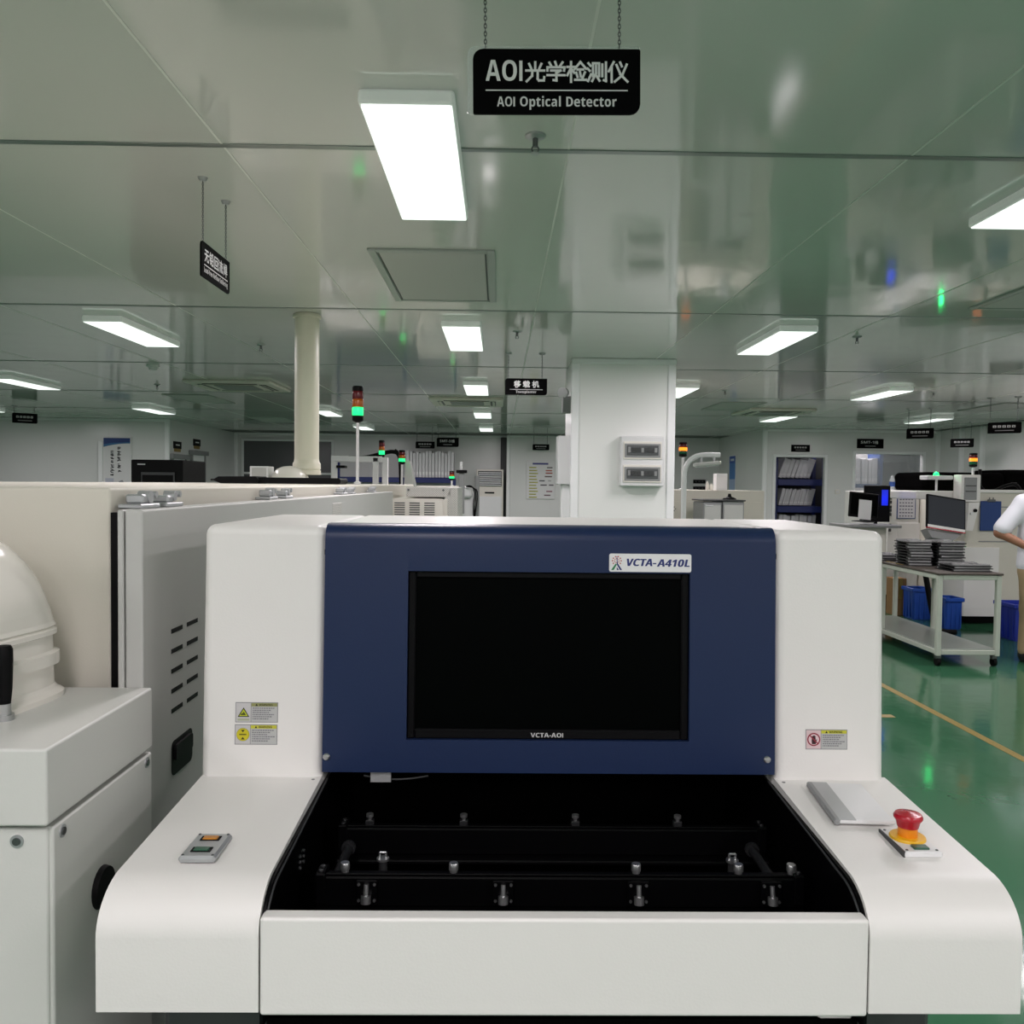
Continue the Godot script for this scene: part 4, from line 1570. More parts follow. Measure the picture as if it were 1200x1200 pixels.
	cyl(st, Vector3(-0.49, 1.46, -8.45), Vector3(-0.49, 1.34, -8.45), 0.05, 0.03, 14)
	obj("nozzle", st, "grey_panel", u)
	st = mb()
	bx(st, -0.40, -0.345, 1.2, 1.60, 8.38, 8.44, 0.006)
	var up := obj("upright", st, "grey", u)
	st = mb()
	bx(st, -0.425, -0.32, 1.60, 1.63, 8.36, 8.46, 0.004)
	obj("bracket", st, "black", up)
	st = mb()
	bx(st, -0.39, -0.365, 1.63, 1.71, 8.39, 8.42, 0.003)
	obj("top_block", st, "plain_white", up)
	st = mb()
	rb(st, -0.245, -0.20, 0.9, 1.58, 8.5, 8.56, 0.015, 2)
	obj("air_cylinder", st, "grey", u)
	for c in 3:
		st = mb()
		var dx := c * 0.016
		tube(st, bend([Vector3(-0.33, 1.47, -8.42), Vector3(-0.27 + dx, 1.49 - dx, -8.42), Vector3(-0.24 + dx, 1.40, -8.42), Vector3(-0.255 + dx, 1.30, -8.42), Vector3(-0.25, 1.1, -8.45)], 0.05, 4), 0.006, 6)
		obj("cable", st, "black", u)
	# cabinet air conditioner
	var ac := thing("floor_air_conditioner", "tall white floor-standing air conditioner with louvres by the back wall", "air conditioner", Vector3(-0.22, 0, -20.0))
	st = mb()
	rb(st, -0.54, 0.09, 0.0, 1.83, 19.85, 20.28, 0.02, 2)
	obj("cabinet", st, "warm_white", ac)
	st = mb()
	bx(st, -0.50, 0.05, 1.44, 1.79, 19.83, 19.86, 0.004)
	var gr := obj("outlet_frame", st, "dark_grey", ac)
	for k in 7:
		st = mb()
		bx(st, -0.49, 0.04, 1.455 + k * 0.047, 1.478 + k * 0.047, 19.80, 19.83, 0.003)
		obj("louver", st, "plain_white", gr)
	st = mb()
	bx(st, -0.34, -0.12, 1.27, 1.305, 19.84, 19.86, 0.002)
	obj("display", st, "black", ac)
	st = mb()
	bx(st, -0.50, 0.05, 0.2, 1.2, 19.835, 19.86, 0.006)
	obj("front_panel", st, "plain_white", ac)
	var po := thing("wall_chart", "white wall chart with yellow entries and coloured bars, left of the column", "poster", Vector3(0.97, 1.16, -20.12))
	st = mb()
	bx(st, 0.63, 1.30, 1.15, 2.05, 20.12, 20.15, 0.004)
	obj("board", st, "paper", po)
	st = mb()
	T = Transform3D(Basis.IDENTITY, Vector3(0.965, 1.6, -20.12))
	ink_rect(st, -0.19, 0.18, 0.36, 0.40, "4a4a8c", 0.001)
	for k in 11:
		var y := 0.29 - k * 0.07
		ink_rect(st, -0.27, -0.10 + 0.02 * (k % 3), y - 0.014, y + 0.014, "b9bb52", 0.001)
		ink_rect(st, -0.26, -0.12, y - 0.003, y + 0.003, "6f7040", 0.002)
	for c in [[0.15, 0.28, 0.29, "5a5552"], [0.12, 0.27, 0.22, "b5604a"], [0.12, 0.28, 0.16, "a8503c"], [0.10, 0.27, 0.08, "6a5450"], [-0.03, 0.10, -0.02, "55555a"], [0.18, 0.25, -0.02, "b0b0b0"], [0.0, 0.15, -0.12, "5a5458"], [0.2, 0.31, -0.12, "60585a"], [0.14, 0.28, -0.27, "8a4a5a"], [0.09, 0.24, -0.36, "6a4a52"]]:
		ink_rect(st, c[0], c[1], c[2] - 0.014, c[2] + 0.014, c[3], 0.001)
	obj("print", st, "ink", po)
	T = Transform3D.IDENTITY


# ---------------------------------------------------------------- hanging signs: black plate, white lettering, chains
func chain(st: SurfaceTool, x: float, y0: float, y1: float, k: float) -> void:
	var n := maxi(2, roundi((y1 - y0) / (0.0085 * k)))
	for i in n:
		var c := Vector3(x, lerpf(y0, y1, (i + 0.5) / n), 0)
		var q := []
		for j in 9:
			var a := TAU * j / 8
			var side := cos(a) * 0.003 * k
			q.append(c + Vector3(side if i % 2 else 0.0, sin(a) * 0.0062 * k, 0.0 if i % 2 else side))
		tube(st, q, 0.0011 * k, 5)


func sign_body(t: Node3D, w: float, h: float, up: float, link: float, acrylic := false) -> void:
	var st := mb()
	var r := h * 0.16
	extr(st, rpoly(w, h, [r * 0.2, r, r * 0.2, r]), -0.003, 0.003)
	obj("plate", st, "sign_black", t)
	if acrylic:
		st = mb()
		extr(st, rpoly(w + 0.012, h + 0.006, [0.004, 0.02, 0.004, 0.02]), -0.008, -0.0035, Transform3D(Basis.IDENTITY, Vector3(-0.007, 0.006, 0)))
		obj("acrylic_backing", st, "clear", t)
	for x in [-w * 0.425, w * 0.375]:
		st = mb()
		chain(st, x, h / 2 + 0.004, up - 0.012, link)
		obj("chain", st, "dark_steel", t)
		st = mb()
		cyl(st, Vector3(x, up - 0.014, 0), Vector3(x, up, 0), 0.012 * link, 0.02 * link, 12)
		obj("ceiling_hook", st, "aluminium", t)


func bars(st: SurfaceTool, w: float, h: float) -> void:      # lettering too far away to be read
	for k in 5:
		var x := -w * 0.34 + k * w * 0.14
		ink_rect(st, x, x + w * 0.1, h * 0.02, h * 0.22, "c8c8c8", 0.0035)
		ink_rect(st, x + w * 0.03, x + w * 0.07, h * 0.06, h * 0.16, "404040", 0.0037)
	ink_rect(st, -w * 0.28, w * 0.28, -h * 0.28, -h * 0.2, "8a8a8a", 0.0035)


func hanging_signs() -> void:
	# nearest
	var t := thing("hanging_sign", "large black sign on two chains reading AOI Optical Detector", "sign")
	var cy := 2.406
	sign_body(t, 0.377, 0.1445, CEIL - cy, 1.0, true)
	var st := mb()
	var u := 0.001953
	ink_text(st, "AO", -82 * u, 0.5 * u, 23 * u, "f2f2f2", 0.0035, true, 36 * u)
	ink_rect(st, -43.2 * u, -39.6 * u, 0.5 * u, 23.5 * u, "f2f2f2", 0.0035)
	var i := 0
	for ch in "光学检测仪":
		ink_glyph(st, ch, (-36.5 + i * 23.9) * u, -0.8 * u, 23.4 * u, 2.7 * u, "f2f2f2", 0.0035)
		i += 1
	ink_rect(st, -82 * u, 82 * u, -10.8 * u, -9.4 * u, "f2f2f2", 0.0035)
	ink_text(st, "AO", -69 * u, -28.5 * u, 11 * u, "e6e6e6", 0.0035, true, 17.5 * u)
	ink_rect(st, -50.2 * u, -48.2 * u, -28.5 * u, -17.5 * u, "e6e6e6", 0.0035)
	ink_text(st, "Optical Detector", -42.5 * u, -28.5 * u, 11 * u, "e6e6e6", 0.0035, true, 111.5 * u)
	obj("lettering", st, "ink", t)
	t.position = Vector3(0.119, cy, -1.953)
	t.rotation.z = 0.015
	# left, seen edge-on
	t = thing("hanging_sign", "black sign reading Lead-free Reflow Soldering hanging edge-on at left", "sign")
	cy = 2.343
	sign_body(t, 0.34, 0.135, CEIL - cy, 1.0)
	st = mb()
	i = 0
	for ch in "无铅回流焊":
		ink_glyph(st, ch, -0.135 + i * 0.055, -0.004, 0.048, 0.0062, "c4c6c4", 0.0035)
		i += 1
	ink_rect(st, -0.14, 0.14, -0.02, -0.016, "c4c6c4", 0.0035)
	ink_text(st, "Lead-free Reflow Soldering", -0.14, -0.046, 0.019, "b5b7b5", 0.0035, true, 0.28)
	obj("lettering", st, "ink", t)
	t.rotation.y = PI / 2
	t.position = Vector3(-1.14, cy, -3.445)
	# middle
	t = thing("hanging_sign", "small black sign reading Transplanter hanging left of the square column", "sign")
	cy = 2.355
	sign_body(t, 0.37, 0.145, CEIL - cy, 1.6)
	st = mb()
	i = 0
	for ch in "移载机":
		ink_glyph(st, ch, -0.105 + i * 0.08, -0.006, 0.056, 0.0085, "e2e2e2", 0.0035)
		i += 1
	ink_rect(st, -0.145, 0.145, -0.027, -0.022, "c8c8c8", 0.0035)
	ink_text(st, "Transplanter", -0.09, -0.056, 0.022, "c8c8c8", 0.0035, true, 0.18)
	obj("lettering", st, "ink", t)
	t.position = Vector3(0.225, cy, -7.54)
	# far ones
	for s in [["SMT-3", "black SMT sign high in front of the far back wall", -1.19, 2.43, 19.5, 0.5, 0.21, 0.0], ["", "small black sign hanging just left of the far SMT sign", -1.72, 2.37, 19.7, 0.44, 0.16, 0.0],
			["", "small black sign above the coloured wall chart", 0.955, 2.36, 19.9, 0.39, 0.14, 0.0], ["", "far black sign below the left ceiling lights", -7.6, 2.46, 13.8, 0.36, 0.16, 0.7],
			["", "black sign hanging above the right end of the store window", 6.03, 2.29, 12.2, 0.36, 0.15, -0.6], ["", "black sign hanging by the pale strips of the far right wall", 7.95, 2.29, 14.6, 0.36, 0.15, -0.6], ["", "black sign nearest the right edge below a ceiling light", 6.3, 2.27, 10.6, 0.37, 0.14, -0.6]]:
		t = thing("hanging_sign", s[1], "sign")
		sign_body(t, s[5], s[6], CEIL - s[3], 2.2)
		st = mb()
		if s[0]:
			smt(st, s[0], s[5], s[6])
		else:
			bars(st, s[5], s[6])
		obj("lettering", st, "ink", t)
		t.position = Vector3(s[2], s[3], -s[4])
		t.rotation.y = s[7]
	for s in [["SMT-1", "black SMT sign on the wall above the store window", 7.36, 2.38, 0.53, 0.19], ["", "small black sign on the wall above the store doorway", 5.97, 2.27, 0.37, 0.14]]:
		t = thing("wall_sign", s[1], "sign")
		st = mb()
		extr(st, rpoly(s[4], s[5], [0.005, 0.005, 0.005, 0.005]), 0, 0.012)
		obj("plate", st, "sign_black", t)
		st = mb()
		T = Transform3D(Basis.IDENTITY, Vector3(0, 0, 0.01))
		if s[0]:
			smt(st, s[0], s[4], s[5])
		else:
			bars(st, s[4], s[5])
		obj("lettering", st, "ink", t)
		T = Transform3D.IDENTITY
		t.position = Vector3(s[2], s[3], -16.9)


func smt(st: SurfaceTool, s: String, w: float, h: float) -> void:
	ink_text(st, s, -w * 0.36, h * 0.0, h * 0.26, "cfcfcf", 0.0035, true, w * 0.5)
	ink_glyph(st, "线", w * 0.17, -h * 0.04, h * 0.32, h * 0.05, "cfcfcf", 0.0035)
	ink_rect(st, -w * 0.2, w * 0.2, -h * 0.3, -h * 0.22, "8a8a8a", 0.0035)


# ---------------------------------------------------------------- right of the column
func monitor_shape(t: Node3D, w: float, h: float, face_m: String) -> void:
	var st := mb()
	box(st, Vector3(0, 0, 0), Vector3(w, h, 0.03), 0.006)
	obj("case", st, "black", t)
	st = mb()
	box(st, Vector3(0, 0.004, 0.0155), Vector3(w - 0.03, h - 0.045, 0.003))
	obj("screen", st, face_m, t)


func right_background() -> void:
	var st := mb()
	var b := thing("beige_machine", "long low beige machine with panel joints just right of the square column", "machine", Vector3(2.3, 0, -9.5))
	rb(st, 1.75, 2.87, 0.05, 1.455, 9.2, 10.2, 0.008, 2)
	obj("body", st, "beige", b)
	for p in [[1.77, 2.0], [2.01, 2.42], [2.43, 2.85]]:
		st = mb()
		bx(st, p[0], p[1], 0.3, 1.33, 9.192, 9.2, 0.003)
		obj("panel", st, "beige", b)
	for k in 9:
		st = mb()
		cyl(st, Vector3(1.83 + 0.03 * (k % 3) + 0.015 * (k / 3 % 2), 1.27 - 0.02 * (k / 3), -9.192), Vector3(1.83 + 0.03 * (k % 3) + 0.015 * (k / 3 % 2), 1.27 - 0.02 * (k / 3), -9.188), 0.006, 0.006, 8)
		obj("hole", st, "dark_grey", b)
	tower("signal tower with amber lens lit beside the square column", 2.02, 1.985, 9.4, 1.455, 0.045, 0.17, "amber", 0.016)
	var g := thing("control_cabinet", "pair of grey panelled cabinets in front of the beige machine", "cabinet", Vector3(2.24, 0, -8.5))
	for p in [[2.04, 2.225], [2.235, 2.45]]:
		st = mb()
		bx(st, p[0], p[1], 0.05, 1.34 if p[0] < 2.1 else 1.35, 8.5, 8.95, 0.006)
		obj("cabinet", st, "grey", g)
		st = mb()
		bx(st, p[0] + 0.012, p[1] - 0.012, 0.3, 1.315, 8.492, 8.5, 0.003)
		obj("door", st, "grey_panel", g)
	st = mb()
	bx(st, 2.03, 2.46, 1.35, 1.365, 8.48, 8.98, 0.003)
	obj("top_board", st, "dark_grey", g)
	st = mb()
	bx(st, 2.06, 2.14, 1.30, 1.312, 8.484, 8.492, 0.003)
	obj("handle", st, "plain_white", g)
	var sd := thing("monitor_stand", "small black monitor base standing on the grey cabinets", "stand", Vector3(2.355, 1.365, -8.7))
	st = mb()
	lathe(st, [Vector2(0.07, 0), Vector2(0.065, 0.012), Vector2(0.02, 0.03), Vector2(0.014, 0.06), Vector2(0, 0.06)], Vector3(2.355, 1.365, -8.7), 18)
	obj("foot", st, "black", sd)
	var wx := thing("white_carton", "upright white box standing on the beige machine below the blue poster", "box", Vector3(2.47, 1.455, -9.5))
	st = mb()
	rb(st, 2.41, 2.53, 1.455, 1.64, 9.45, 9.6, 0.004, 2)
	obj("carton", st, "plain_white", wx)
	st = mb()
	bx(st, 2.425, 2.515, 1.48, 1.60, 9.448, 9.45)
	obj("label", st, "paper", wx)
	for c in [[2.31, 0.10], [2.355, 0.075]]:
		var cup := thing("white_bottle", "small white bottle beside the upright white box, %s of the two" % ("taller" if c[1] > 0.09 else "shorter"), "bottle", Vector3(c[0], 1.455, -9.45), "white bottles on the beige machine")
		st = mb()
		lathe(st, [Vector2(0.018, 0), Vector2(0.02, 0.01), Vector2(0.02, c[1] * 0.7), Vector2(0.009, c[1] * 0.85), Vector2(0.009, c[1]), Vector2(0, c[1])], cup.position, 14)
		obj("bottle_body", st, "plastic_white", cup)
	var a := thing("work_lamp", "white arched tube stand carrying a flat louvred work lamp", "lamp", Vector3(1.3, 0, -6.0))
	st = mb()
	tube(st, bend([Vector3(1.30, 0.03, -6.0), Vector3(1.30, 1.72, -6.0), Vector3(1.55, 1.72, -6.0)], 0.16, 8), 0.018, 14)
	obj("arch_tube", st, "plain_white", a)
	st = mb()
	lathe(st, [Vector2(0.2, 0), Vector2(0.2, 0.02), Vector2(0.03, 0.04), Vector2(0, 0.04)], a.position, 28)
	obj("base_plate", st, "plain_white", a)
	st = mb()
	T = Transform3D(Basis(Vector3.BACK, 0.1), Vector3(1.455, 1.655, -6.0))
	box(st, Vector3.ZERO, Vector3(0.17, 0.03, 0.1), 0.008)
	var lh := obj("lamp_head", st, "grey_panel", a)
	for k in 6:
		st = mb()
		box(st, Vector3(-0.065 + k * 0.026, -0.016, 0), Vector3(0.004, 0.01, 0.09))
		obj("louver", st, "aluminium", lh)
	T = Transform3D.IDENTITY
	st = mb()
	cyl(st, Vector3(1.535, 1.665, -5.95), Vector3(1.545, 1.665, -5.95), 0.012)
	obj("knob", st, "plastic_white", a)
	st = mb()
	cyl(st, Vector3(1.42, 1.71, -6.0), Vector3(1.42, 1.66, -6.0), 0.008)
	cyl(st, Vector3(1.51, 1.71, -6.0), Vector3(1.51, 1.665, -6.0), 0.008)
	obj("hanger", st, "aluminium", a)
	var cp := thing("switch_panel", "two small black control plates on the far wall behind the work lamp", "control panel", Vector3(4.78, 1.5, -20.38))
	for y in [1.56, 1.40]:
		st = mb()
		bx(st, 4.64, 4.93, y, y + 0.09, 20.37, 20.4, 0.004)
		var pl := obj("plate", st, "black", cp)
		st = mb()
		for k in 3:
			bx(st, 4.68 + k * 0.08, 4.72 + k * 0.08, y + 0.03, y + 0.06, 20.365, 20.37, 0.002)
		obj("rockers", st, "dark_grey", pl)
	var bp := thing("blue_poster", "narrow blue poster on the bright side wall between column and store doorway", "poster", Vector3(5.24, 1.3, -19.1))
	st = mb()
	bx(st, 5.235, 5.25, 1.33, 2.2, 18.9, 19.4, 0.003)
	obj("sheet", st, "paper", bp)
	st = mb()
	T = Transform3D(Basis(Vector3.UP, -PI / 2), Vector3(5.234, 1.76, -19.15))
	ink_rect(st, -0.24, 0.24, -0.1, 0.42, "4f86c8", 0.001)
	ink_rect(st, -0.24, 0.24, 0.26, 0.42, "3a5fb4", 0.002)
	ink_rect(st, -0.24, 0.24, -0.42, -0.1, "a9bfe0", 0.001)
	ink_rect(st, -0.14, 0.14, 0.31, 0.36, "dfe6f2", 0.003)
	obj("print", st, "ink", bp)
	T = Transform3D.IDENTITY
	var sw := thing("wall_switch", "white wall switch right of the store doorway", "switch", Vector3(6.72, 1.42, -16.89))
	st = mb()
	rb(st, 6.68, 6.77, 1.37, 1.46, 16.885, 16.9, 0.004, 1)
	obj("plate", st, "plastic_white", sw)
	st = mb()
	bx(st, 6.70, 6.75, 1.39, 1.44, 16.88, 16.885, 0.002)
	obj("rocker", st, "plain_white", sw)
	# store behind the doorway: blue rack with stencils
	var r := thing("store_rack", "blue shelf rack full of white stencils seen through the doorway", "rack", Vector3(6.1, 0, -17.7))
	for x in [5.62, 6.62]:
		for z in [17.3, 17.9]:
			st = mb()
			bx(st, x - 0.04, x + 0.04, 0, 2.3, z, z + 0.06, 0.004)
			obj("post", st, "blue_rack", r)
	for y in [1.57, 1.02, 0.42]:
		st = mb()
		bx(st, 5.66, 6.58, y - 0.04, y + 0.09, 17.28, 17.98, 0.008)
		obj("shelf", st, "blue_rack", r)
	st = mb()
	bx(st, 5.4, 7.0, 0.05, 2.3, 18.0, 18.02, 0.003)
	obj("back_panel", st, "dark_grey", r)
	stencils("leaning white stencil on the store's top shelf, %s from the left", "stencils on the top shelf of the store", 5.70, 6.38, 1.69, 17.42, 0.42, 8, -0.33)
	stencils("leaning white stencil on the store's middle shelf, %s from the left", "stencils on the middle shelf of the store", 5.72, 6.42, 1.125, 17.42, 0.36, 16, -0.25)
	stencils("white stencil on the store's lowest shelf, %s from the left", "stencils on the lowest shelf of the store", 5.72, 6.5, 0.52, 17.42, 0.42, 9, -0.05)
	# store behind the window: shelf of binders
	r = thing("binder_shelf", "blue shelf behind the store window holding pale binders", "rack", Vector3(7.5, 0, -17.6))
	st = mb()
	bx(st, 6.95, 7.78, 1.50, 1.58, 17.3, 17.9, 0.006)
	obj("shelf", st, "clip_blue", r)
	for x in [6.93, 7.78]:
		st = mb()
		bx(st, x - 0.03, x + 0.03, 0, 2.25, 17.3, 17.9, 0.006)
		obj("post", st, "clip_blue", r)
	stencils("tall pale binder behind the store window, %s from the left", "binders behind the store window", 7.0, 7.74, 1.58, 17.35, 0.54, 11, 0.0, "binder")
	var dc := thing("dark_locker", "dark locker behind the right half of the store window", "locker", Vector3(8.15, 0, -17.8))
	st = mb()
	bx(st, 7.85, 8.45, 0.05, 2.3, 17.5, 18.1, 0.01)
	obj("body", st, "dark_grey", dc)
	st = mb()
	bx(st, 7.9, 8.4, 0.3, 2.05, 17.48, 17.5, 0.006)
	obj("door", st, "black", dc)
	placement_machines()


func placement_machines() -> void:
	var st := mb()
	var a := thing("white_machine", "white machine with a column of small indicator plates and a black-printed paper notice", "machine", Vector3(5.0, 0, -10.8))
	rb(st, 4.72, 5.11, 0.2, 1.46, 10.3, 11.6, 0.015, 2)
	obj("body", st, "white", a)
	st = mb()
	bx(st, 4.76, 5.08, 0.0, 0.2, 10.4, 11.5)
	obj("plinth", st, "black", a)
	st = mb()
	bx(st, 4.84, 5.12, 0.5, 1.08, 10.29, 10.3, 0.004)
	obj("door", st, "white", a)
	for y in [1.38, 1.33, 1.27, 1.23, 1.18, 1.05, 0.99]:
		st = mb()
		bx(st, 4.735, 4.765, y - 0.018, y + 0.018, 10.285, 10.3, 0.003)
		obj("indicator", st, "dark_grey", a)
	st = mb()
	bx(st, 4.83, 5.06, 1.13, 1.42, 10.293, 10.299)
	var nt := obj("notice", st, "clip_blue", a)
	st = mb()
	T = Transform3D(Basis.IDENTITY, Vector3(4.945, 1.275, -10.292))
	ink_rect(st, -0.105, 0.105, -0.135, 0.135, "d9d9de", 0.001)
	for k in 6:
		for j in 5:
			ink_rect(st, -0.085 + j * 0.035, -0.06 + j * 0.035 - 0.006 * (k % 2), 0.09 - k * 0.04 - 0.008, 0.09 - k * 0.04 + 0.006, "6a6a7c", 0.002)
	obj("print", st, "ink", nt)
	T = Transform3D.IDENTITY
	var bt := thing("water_bottle", "clear plastic water bottle standing on the white machine below the store window", "bottle", Vector3(4.86, 1.46, -10.5))
	st = mb()
	lathe(st, [Vector2(0.032, 0), Vector2(0.034, 0.02), Vector2(0.034, 0.14), Vector2(0.014, 0.18), Vector2(0.014, 0.2), Vector2(0, 0.2)], bt.position, 18)
	obj("bottle", st, "clear", bt)
	st = mb()
	lathe(st, [Vector2(0.0335, 0.06), Vector2(0.0345, 0.06), Vector2(0.0345, 0.12), Vector2(0.0335, 0.12)], bt.position, 18)
	obj("label", st, "clip_blue", bt)
	# desk with monitor in front of it
	var dk := thing("operator_desk", "low grey console desk under the black monitor right of the white cover", "desk", Vector3(4.1, 0, -9.6))
	st = mb()
	rb(st, 3.85, 4.45, 1.06, 1.09, 9.35, 9.9, 0.008, 2)
	obj("desk_top", st, "grey", dk)
	st = mb()
	bx(st, 3.95, 4.35, 0.0, 1.06, 9.5, 9.85, 0.01)
	obj("pedestal", st, "warm_white", dk)
	var mo := thing("black_monitor", "black monitor with a white sheet taped over its screen", "monitor")
	monitor_shape(mo, 0.36, 0.28, "screen")
	st = mb()
	box(st, Vector3(0.01, -0.05, 0.018), Vector3(0.16, 0.22, 0.002))
	obj("taped_sheet", st, "paper", mo)
	st = mb()
	cyl(st, Vector3(0, -0.13, -0.02), Vector3(0, -0.18, -0.02), 0.02)
	bx(st, -0.1, 0.1, -0.187, -0.178, -0.09, 0.06, 0.003)
	obj("stand", st, "dark_grey", mo)
	mo.position = Vector3(4.08, 1.305, -9.5)
	mo.rotation = Vector3(-0.06, 0.2, -0.09)
	var bd := thing("blue_terminal", "dark terminal with a glowing blue screen beside the black monitor", "terminal")
	monitor_shape(bd, 0.3, 0.42, "black")
	st = mb()
	box(st, Vector3(0.085, 0.07, 0.017), Vector3(0.075, 0.18, 0.002), 0.0005)
	obj("blue_screen", st, "lit_blue", bd)
	st = mb()
	cyl(st, Vector3(0, -0.2, -0.02), Vector3(0, -0.23, -0.02), 0.02)
	obj("stand", st, "black", bd)
	var bl := OmniLight3D.new()
	bl.name = "lamp"
	bl.light_color = Color("1c38ff")
	bl.light_energy = 0.004
	bl.light_size = 0.05
	bl.omni_range = 30
	bl.omni_attenuation = 2
	bl.shadow_enabled = true
	bl.position = Vector3(0.08, 0.05, 0.06)
	bd.add_child(bl)
	bd.position = Vector3(4.34, 1.32, -9.75)
	# machine with big tilted screen
	var b := thing("placement_machine", "large white placement machine with black lid covers, grey sides and green top lamp", "machine", Vector3(6.1, 0, -10.2))
	st = mb()
	rb(st, 5.12, 7.6, 0.12, 1.475, 9.3, 11.2, 0.02, 2)
	obj("body", st, "beige", b)
	st = mb()
	bx(st, 5.25, 7.5, 0.0, 0.12, 9.45, 11.1)
	obj("plinth", st, "black", b)
	st = mb()
	extr(st, [Vector2(5.0, -9.42), Vector2(5.12, -9.28), Vector2(5.5, -9.28), Vector2(5.5, -9.5), Vector2(5.0, -9.5)], 0.1, 0.86, Transform3D(Basis(Vector3(1, 0, 0), Vector3(0, 0, 1), Vector3(0, -1, 0)), Vector3.ZERO) * Transform3D(Basis.IDENTITY, Vector3(0, 0, -0.96)))
	obj("lower_door", st, "white", b)
	for y in [0.92, 1.30]:
		st = mb()
		bx(st, 5.28, 7.55, y, y + 0.012, 9.293, 9.3)
		obj("joint", st, "grey", b)
	for l in [[5.3, 6.2, 1.475, 1.70], [6.3, 7.3, 1.475, 1.74]]:
		st = mb()
		rb(st, l[0] - 0.2, l[1] - 0.1, l[2], l[3], 10.2, 11.0, 0.06, 3)
		obj("lid_cover", st, "cloth_black", b)
	st = mb()
	rb(st, 4.70, 4.98, 1.60, 1.645, 9.3, 9.5, 0.012, 2)
	var arm := obj("lamp_arm", st, "plain_white", b)
	st = mb()
	cyl(st, Vector3(4.845, 1.475, -9.4), Vector3(4.845, 1.60, -9.4), 0.012)
	obj("arm_post", st, "plain_white", arm)
	st = mb()
	rb(st, 4.6, 5.2, 1.38, 1.475, 9.35, 10.0, 0.015, 2)
	obj("front_bridge", st, "white", b)
	st = mb()
	lathe(st, [Vector2(0.03, 0), Vector2(0.03, 0.02), Vector2(0.018, 0.035), Vector2(0, 0.04)], Vector3(4.83, 1.645, -9.38), 16)
	var gl := obj("beacon", st, "lit_green", b)
	gl.set_meta("label", "lit green beacon")
	var ol := OmniLight3D.new()
	ol.name = "lamp"
	ol.light_color = Color("18e070")
	ol.light_energy = 0.02
	ol.light_size = 0.02
	ol.omni_range = 30
	ol.omni_attenuation = 2
	ol.shadow_enabled = true
	b.add_child(ol)
	ol.position = Vector3(4.83, 1.70, -9.38) - b.position
	st = mb()
	rb(st, 4.99, 5.2, 1.36, 1.655, 9.15, 9.32, 0.01, 2)
	var cb := obj("control_box", st, "white", b)
	st = mb()
	bx(st, 5.02, 5.155, 1.385, 1.625, 9.14, 9.152, 0.003)
	obj("window", st, "grey", cb)
	st = mb()
	bx(st, 5.03, 5.145, 1.53, 1.54, 9.136, 9.14)
	bx(st, 5.03, 5.145, 1.47, 1.48, 9.136, 9.14)
	obj("window_bar", st, "dark_grey", cb)
	st = mb()
	extr(st, [Vector2(5.04, 1.05), Vector2(5.11, 1.05), Vector2(5.18, 1.355), Vector2(5.06, 1.355)], 0, 0.12, Transform3D(Basis.IDENTITY, Vector3(0, 0, -9.24)))
	var kp := obj("key_panel", st, "white", b)
	st = mb()
	cyl(st, Vector3(5.125, 1.27, -9.12), Vector3(5.125, 1.27, -9.10), 0.018)
	obj("stop_knob", st, "black", kp)
	st = mb()
	cyl(st, Vector3(5.09, 1.24, -9.12), Vector3(5.09, 1.24, -9.105), 0.016)
	obj("switch_knob", st, "plain_white", kp)
	st = mb()
	tube(st, bend([Vector3(5.30, 1.72, -9.35), Vector3(5.30, 1.50, -9.35), Vector3(5.42, 1.46, -9.35), Vector3(5.62, 1.56, -9.35), Vector3(5.74, 1.56, -9.35), Vector3(5.76, 1.475, -9.35)], 0.09, 5), 0.018, 8)
	obj("cable", st, "black", b)
	st = mb()
	rb(st, 5.2, 8.0, 1.46, 1.495, 9.28, 9.5, 0.008, 2)
	obj("top_rail", st, "white", b)
	var ts := thing("tilted_screen", "grey tilted operator screen with red line along its lower edge", "screen")
	monitor_shape(ts, 0.44, 0.36, "screen_grey")
	st = mb()
	box(st, Vector3(0, -0.165, 0.017), Vector3(0.42, 0.028, 0.004), 0.001)
	obj("chin", st, "white", ts)
	st = mb()
	box(st, Vector3(0, -0.184, 0.004), Vector3(0.43, 0.012, 0.03), 0.001)
	obj("red_trim", st, "red", ts)
	st = mb()
	extr(st, [Vector2(-0.2, -0.19), Vector2(0.2, -0.19), Vector2(0.1, -0.28), Vector2(-0.14, -0.28)], -0.13, -0.02)
	obj("bracket", st, "grey", ts)
	st = mb()
	cyl(st, Vector3(0.12, 0.05, -0.01), Vector3(0.12, 0.18, -0.365), 0.018)
	obj("support_arm", st, "grey", ts)
	ts.position = Vector3(4.72, 1.24, -8.95)
	ts.rotation = Vector3(-0.25, 0.12, -0.15)
	tower("signal tower with amber lens lit on the white control box at far right", 5.25, 1.90, 9.4, 1.497, 0.042, 0.16, "amber", 0.014, ["red", "amber", "green"])
	var cl := thing("blue_clipboard", "blue clipboard hanging on the placement machine left of the worker", "clipboard", Vector3(5.385, 1.05, -9.28))
	st = mb()
	bx(st, 5.275, 5.505, 1.045, 1.37, 9.272, 9.281, 0.003)
	obj("board", st, "clip_blue", cl)
	st = mb()
	bx(st, 5.345, 5.435, 1.36, 1.39, 9.262, 9.275, 0.004)
	cyl(st, Vector3(5.37, 1.385, -9.27), Vector3(5.37, 1.41, -9.27), 0.006)
	cyl(st, Vector3(5.41, 1.385, -9.27), Vector3(5.41, 1.41, -9.27), 0.006)
	obj("clip", st, "dark_steel", cl)


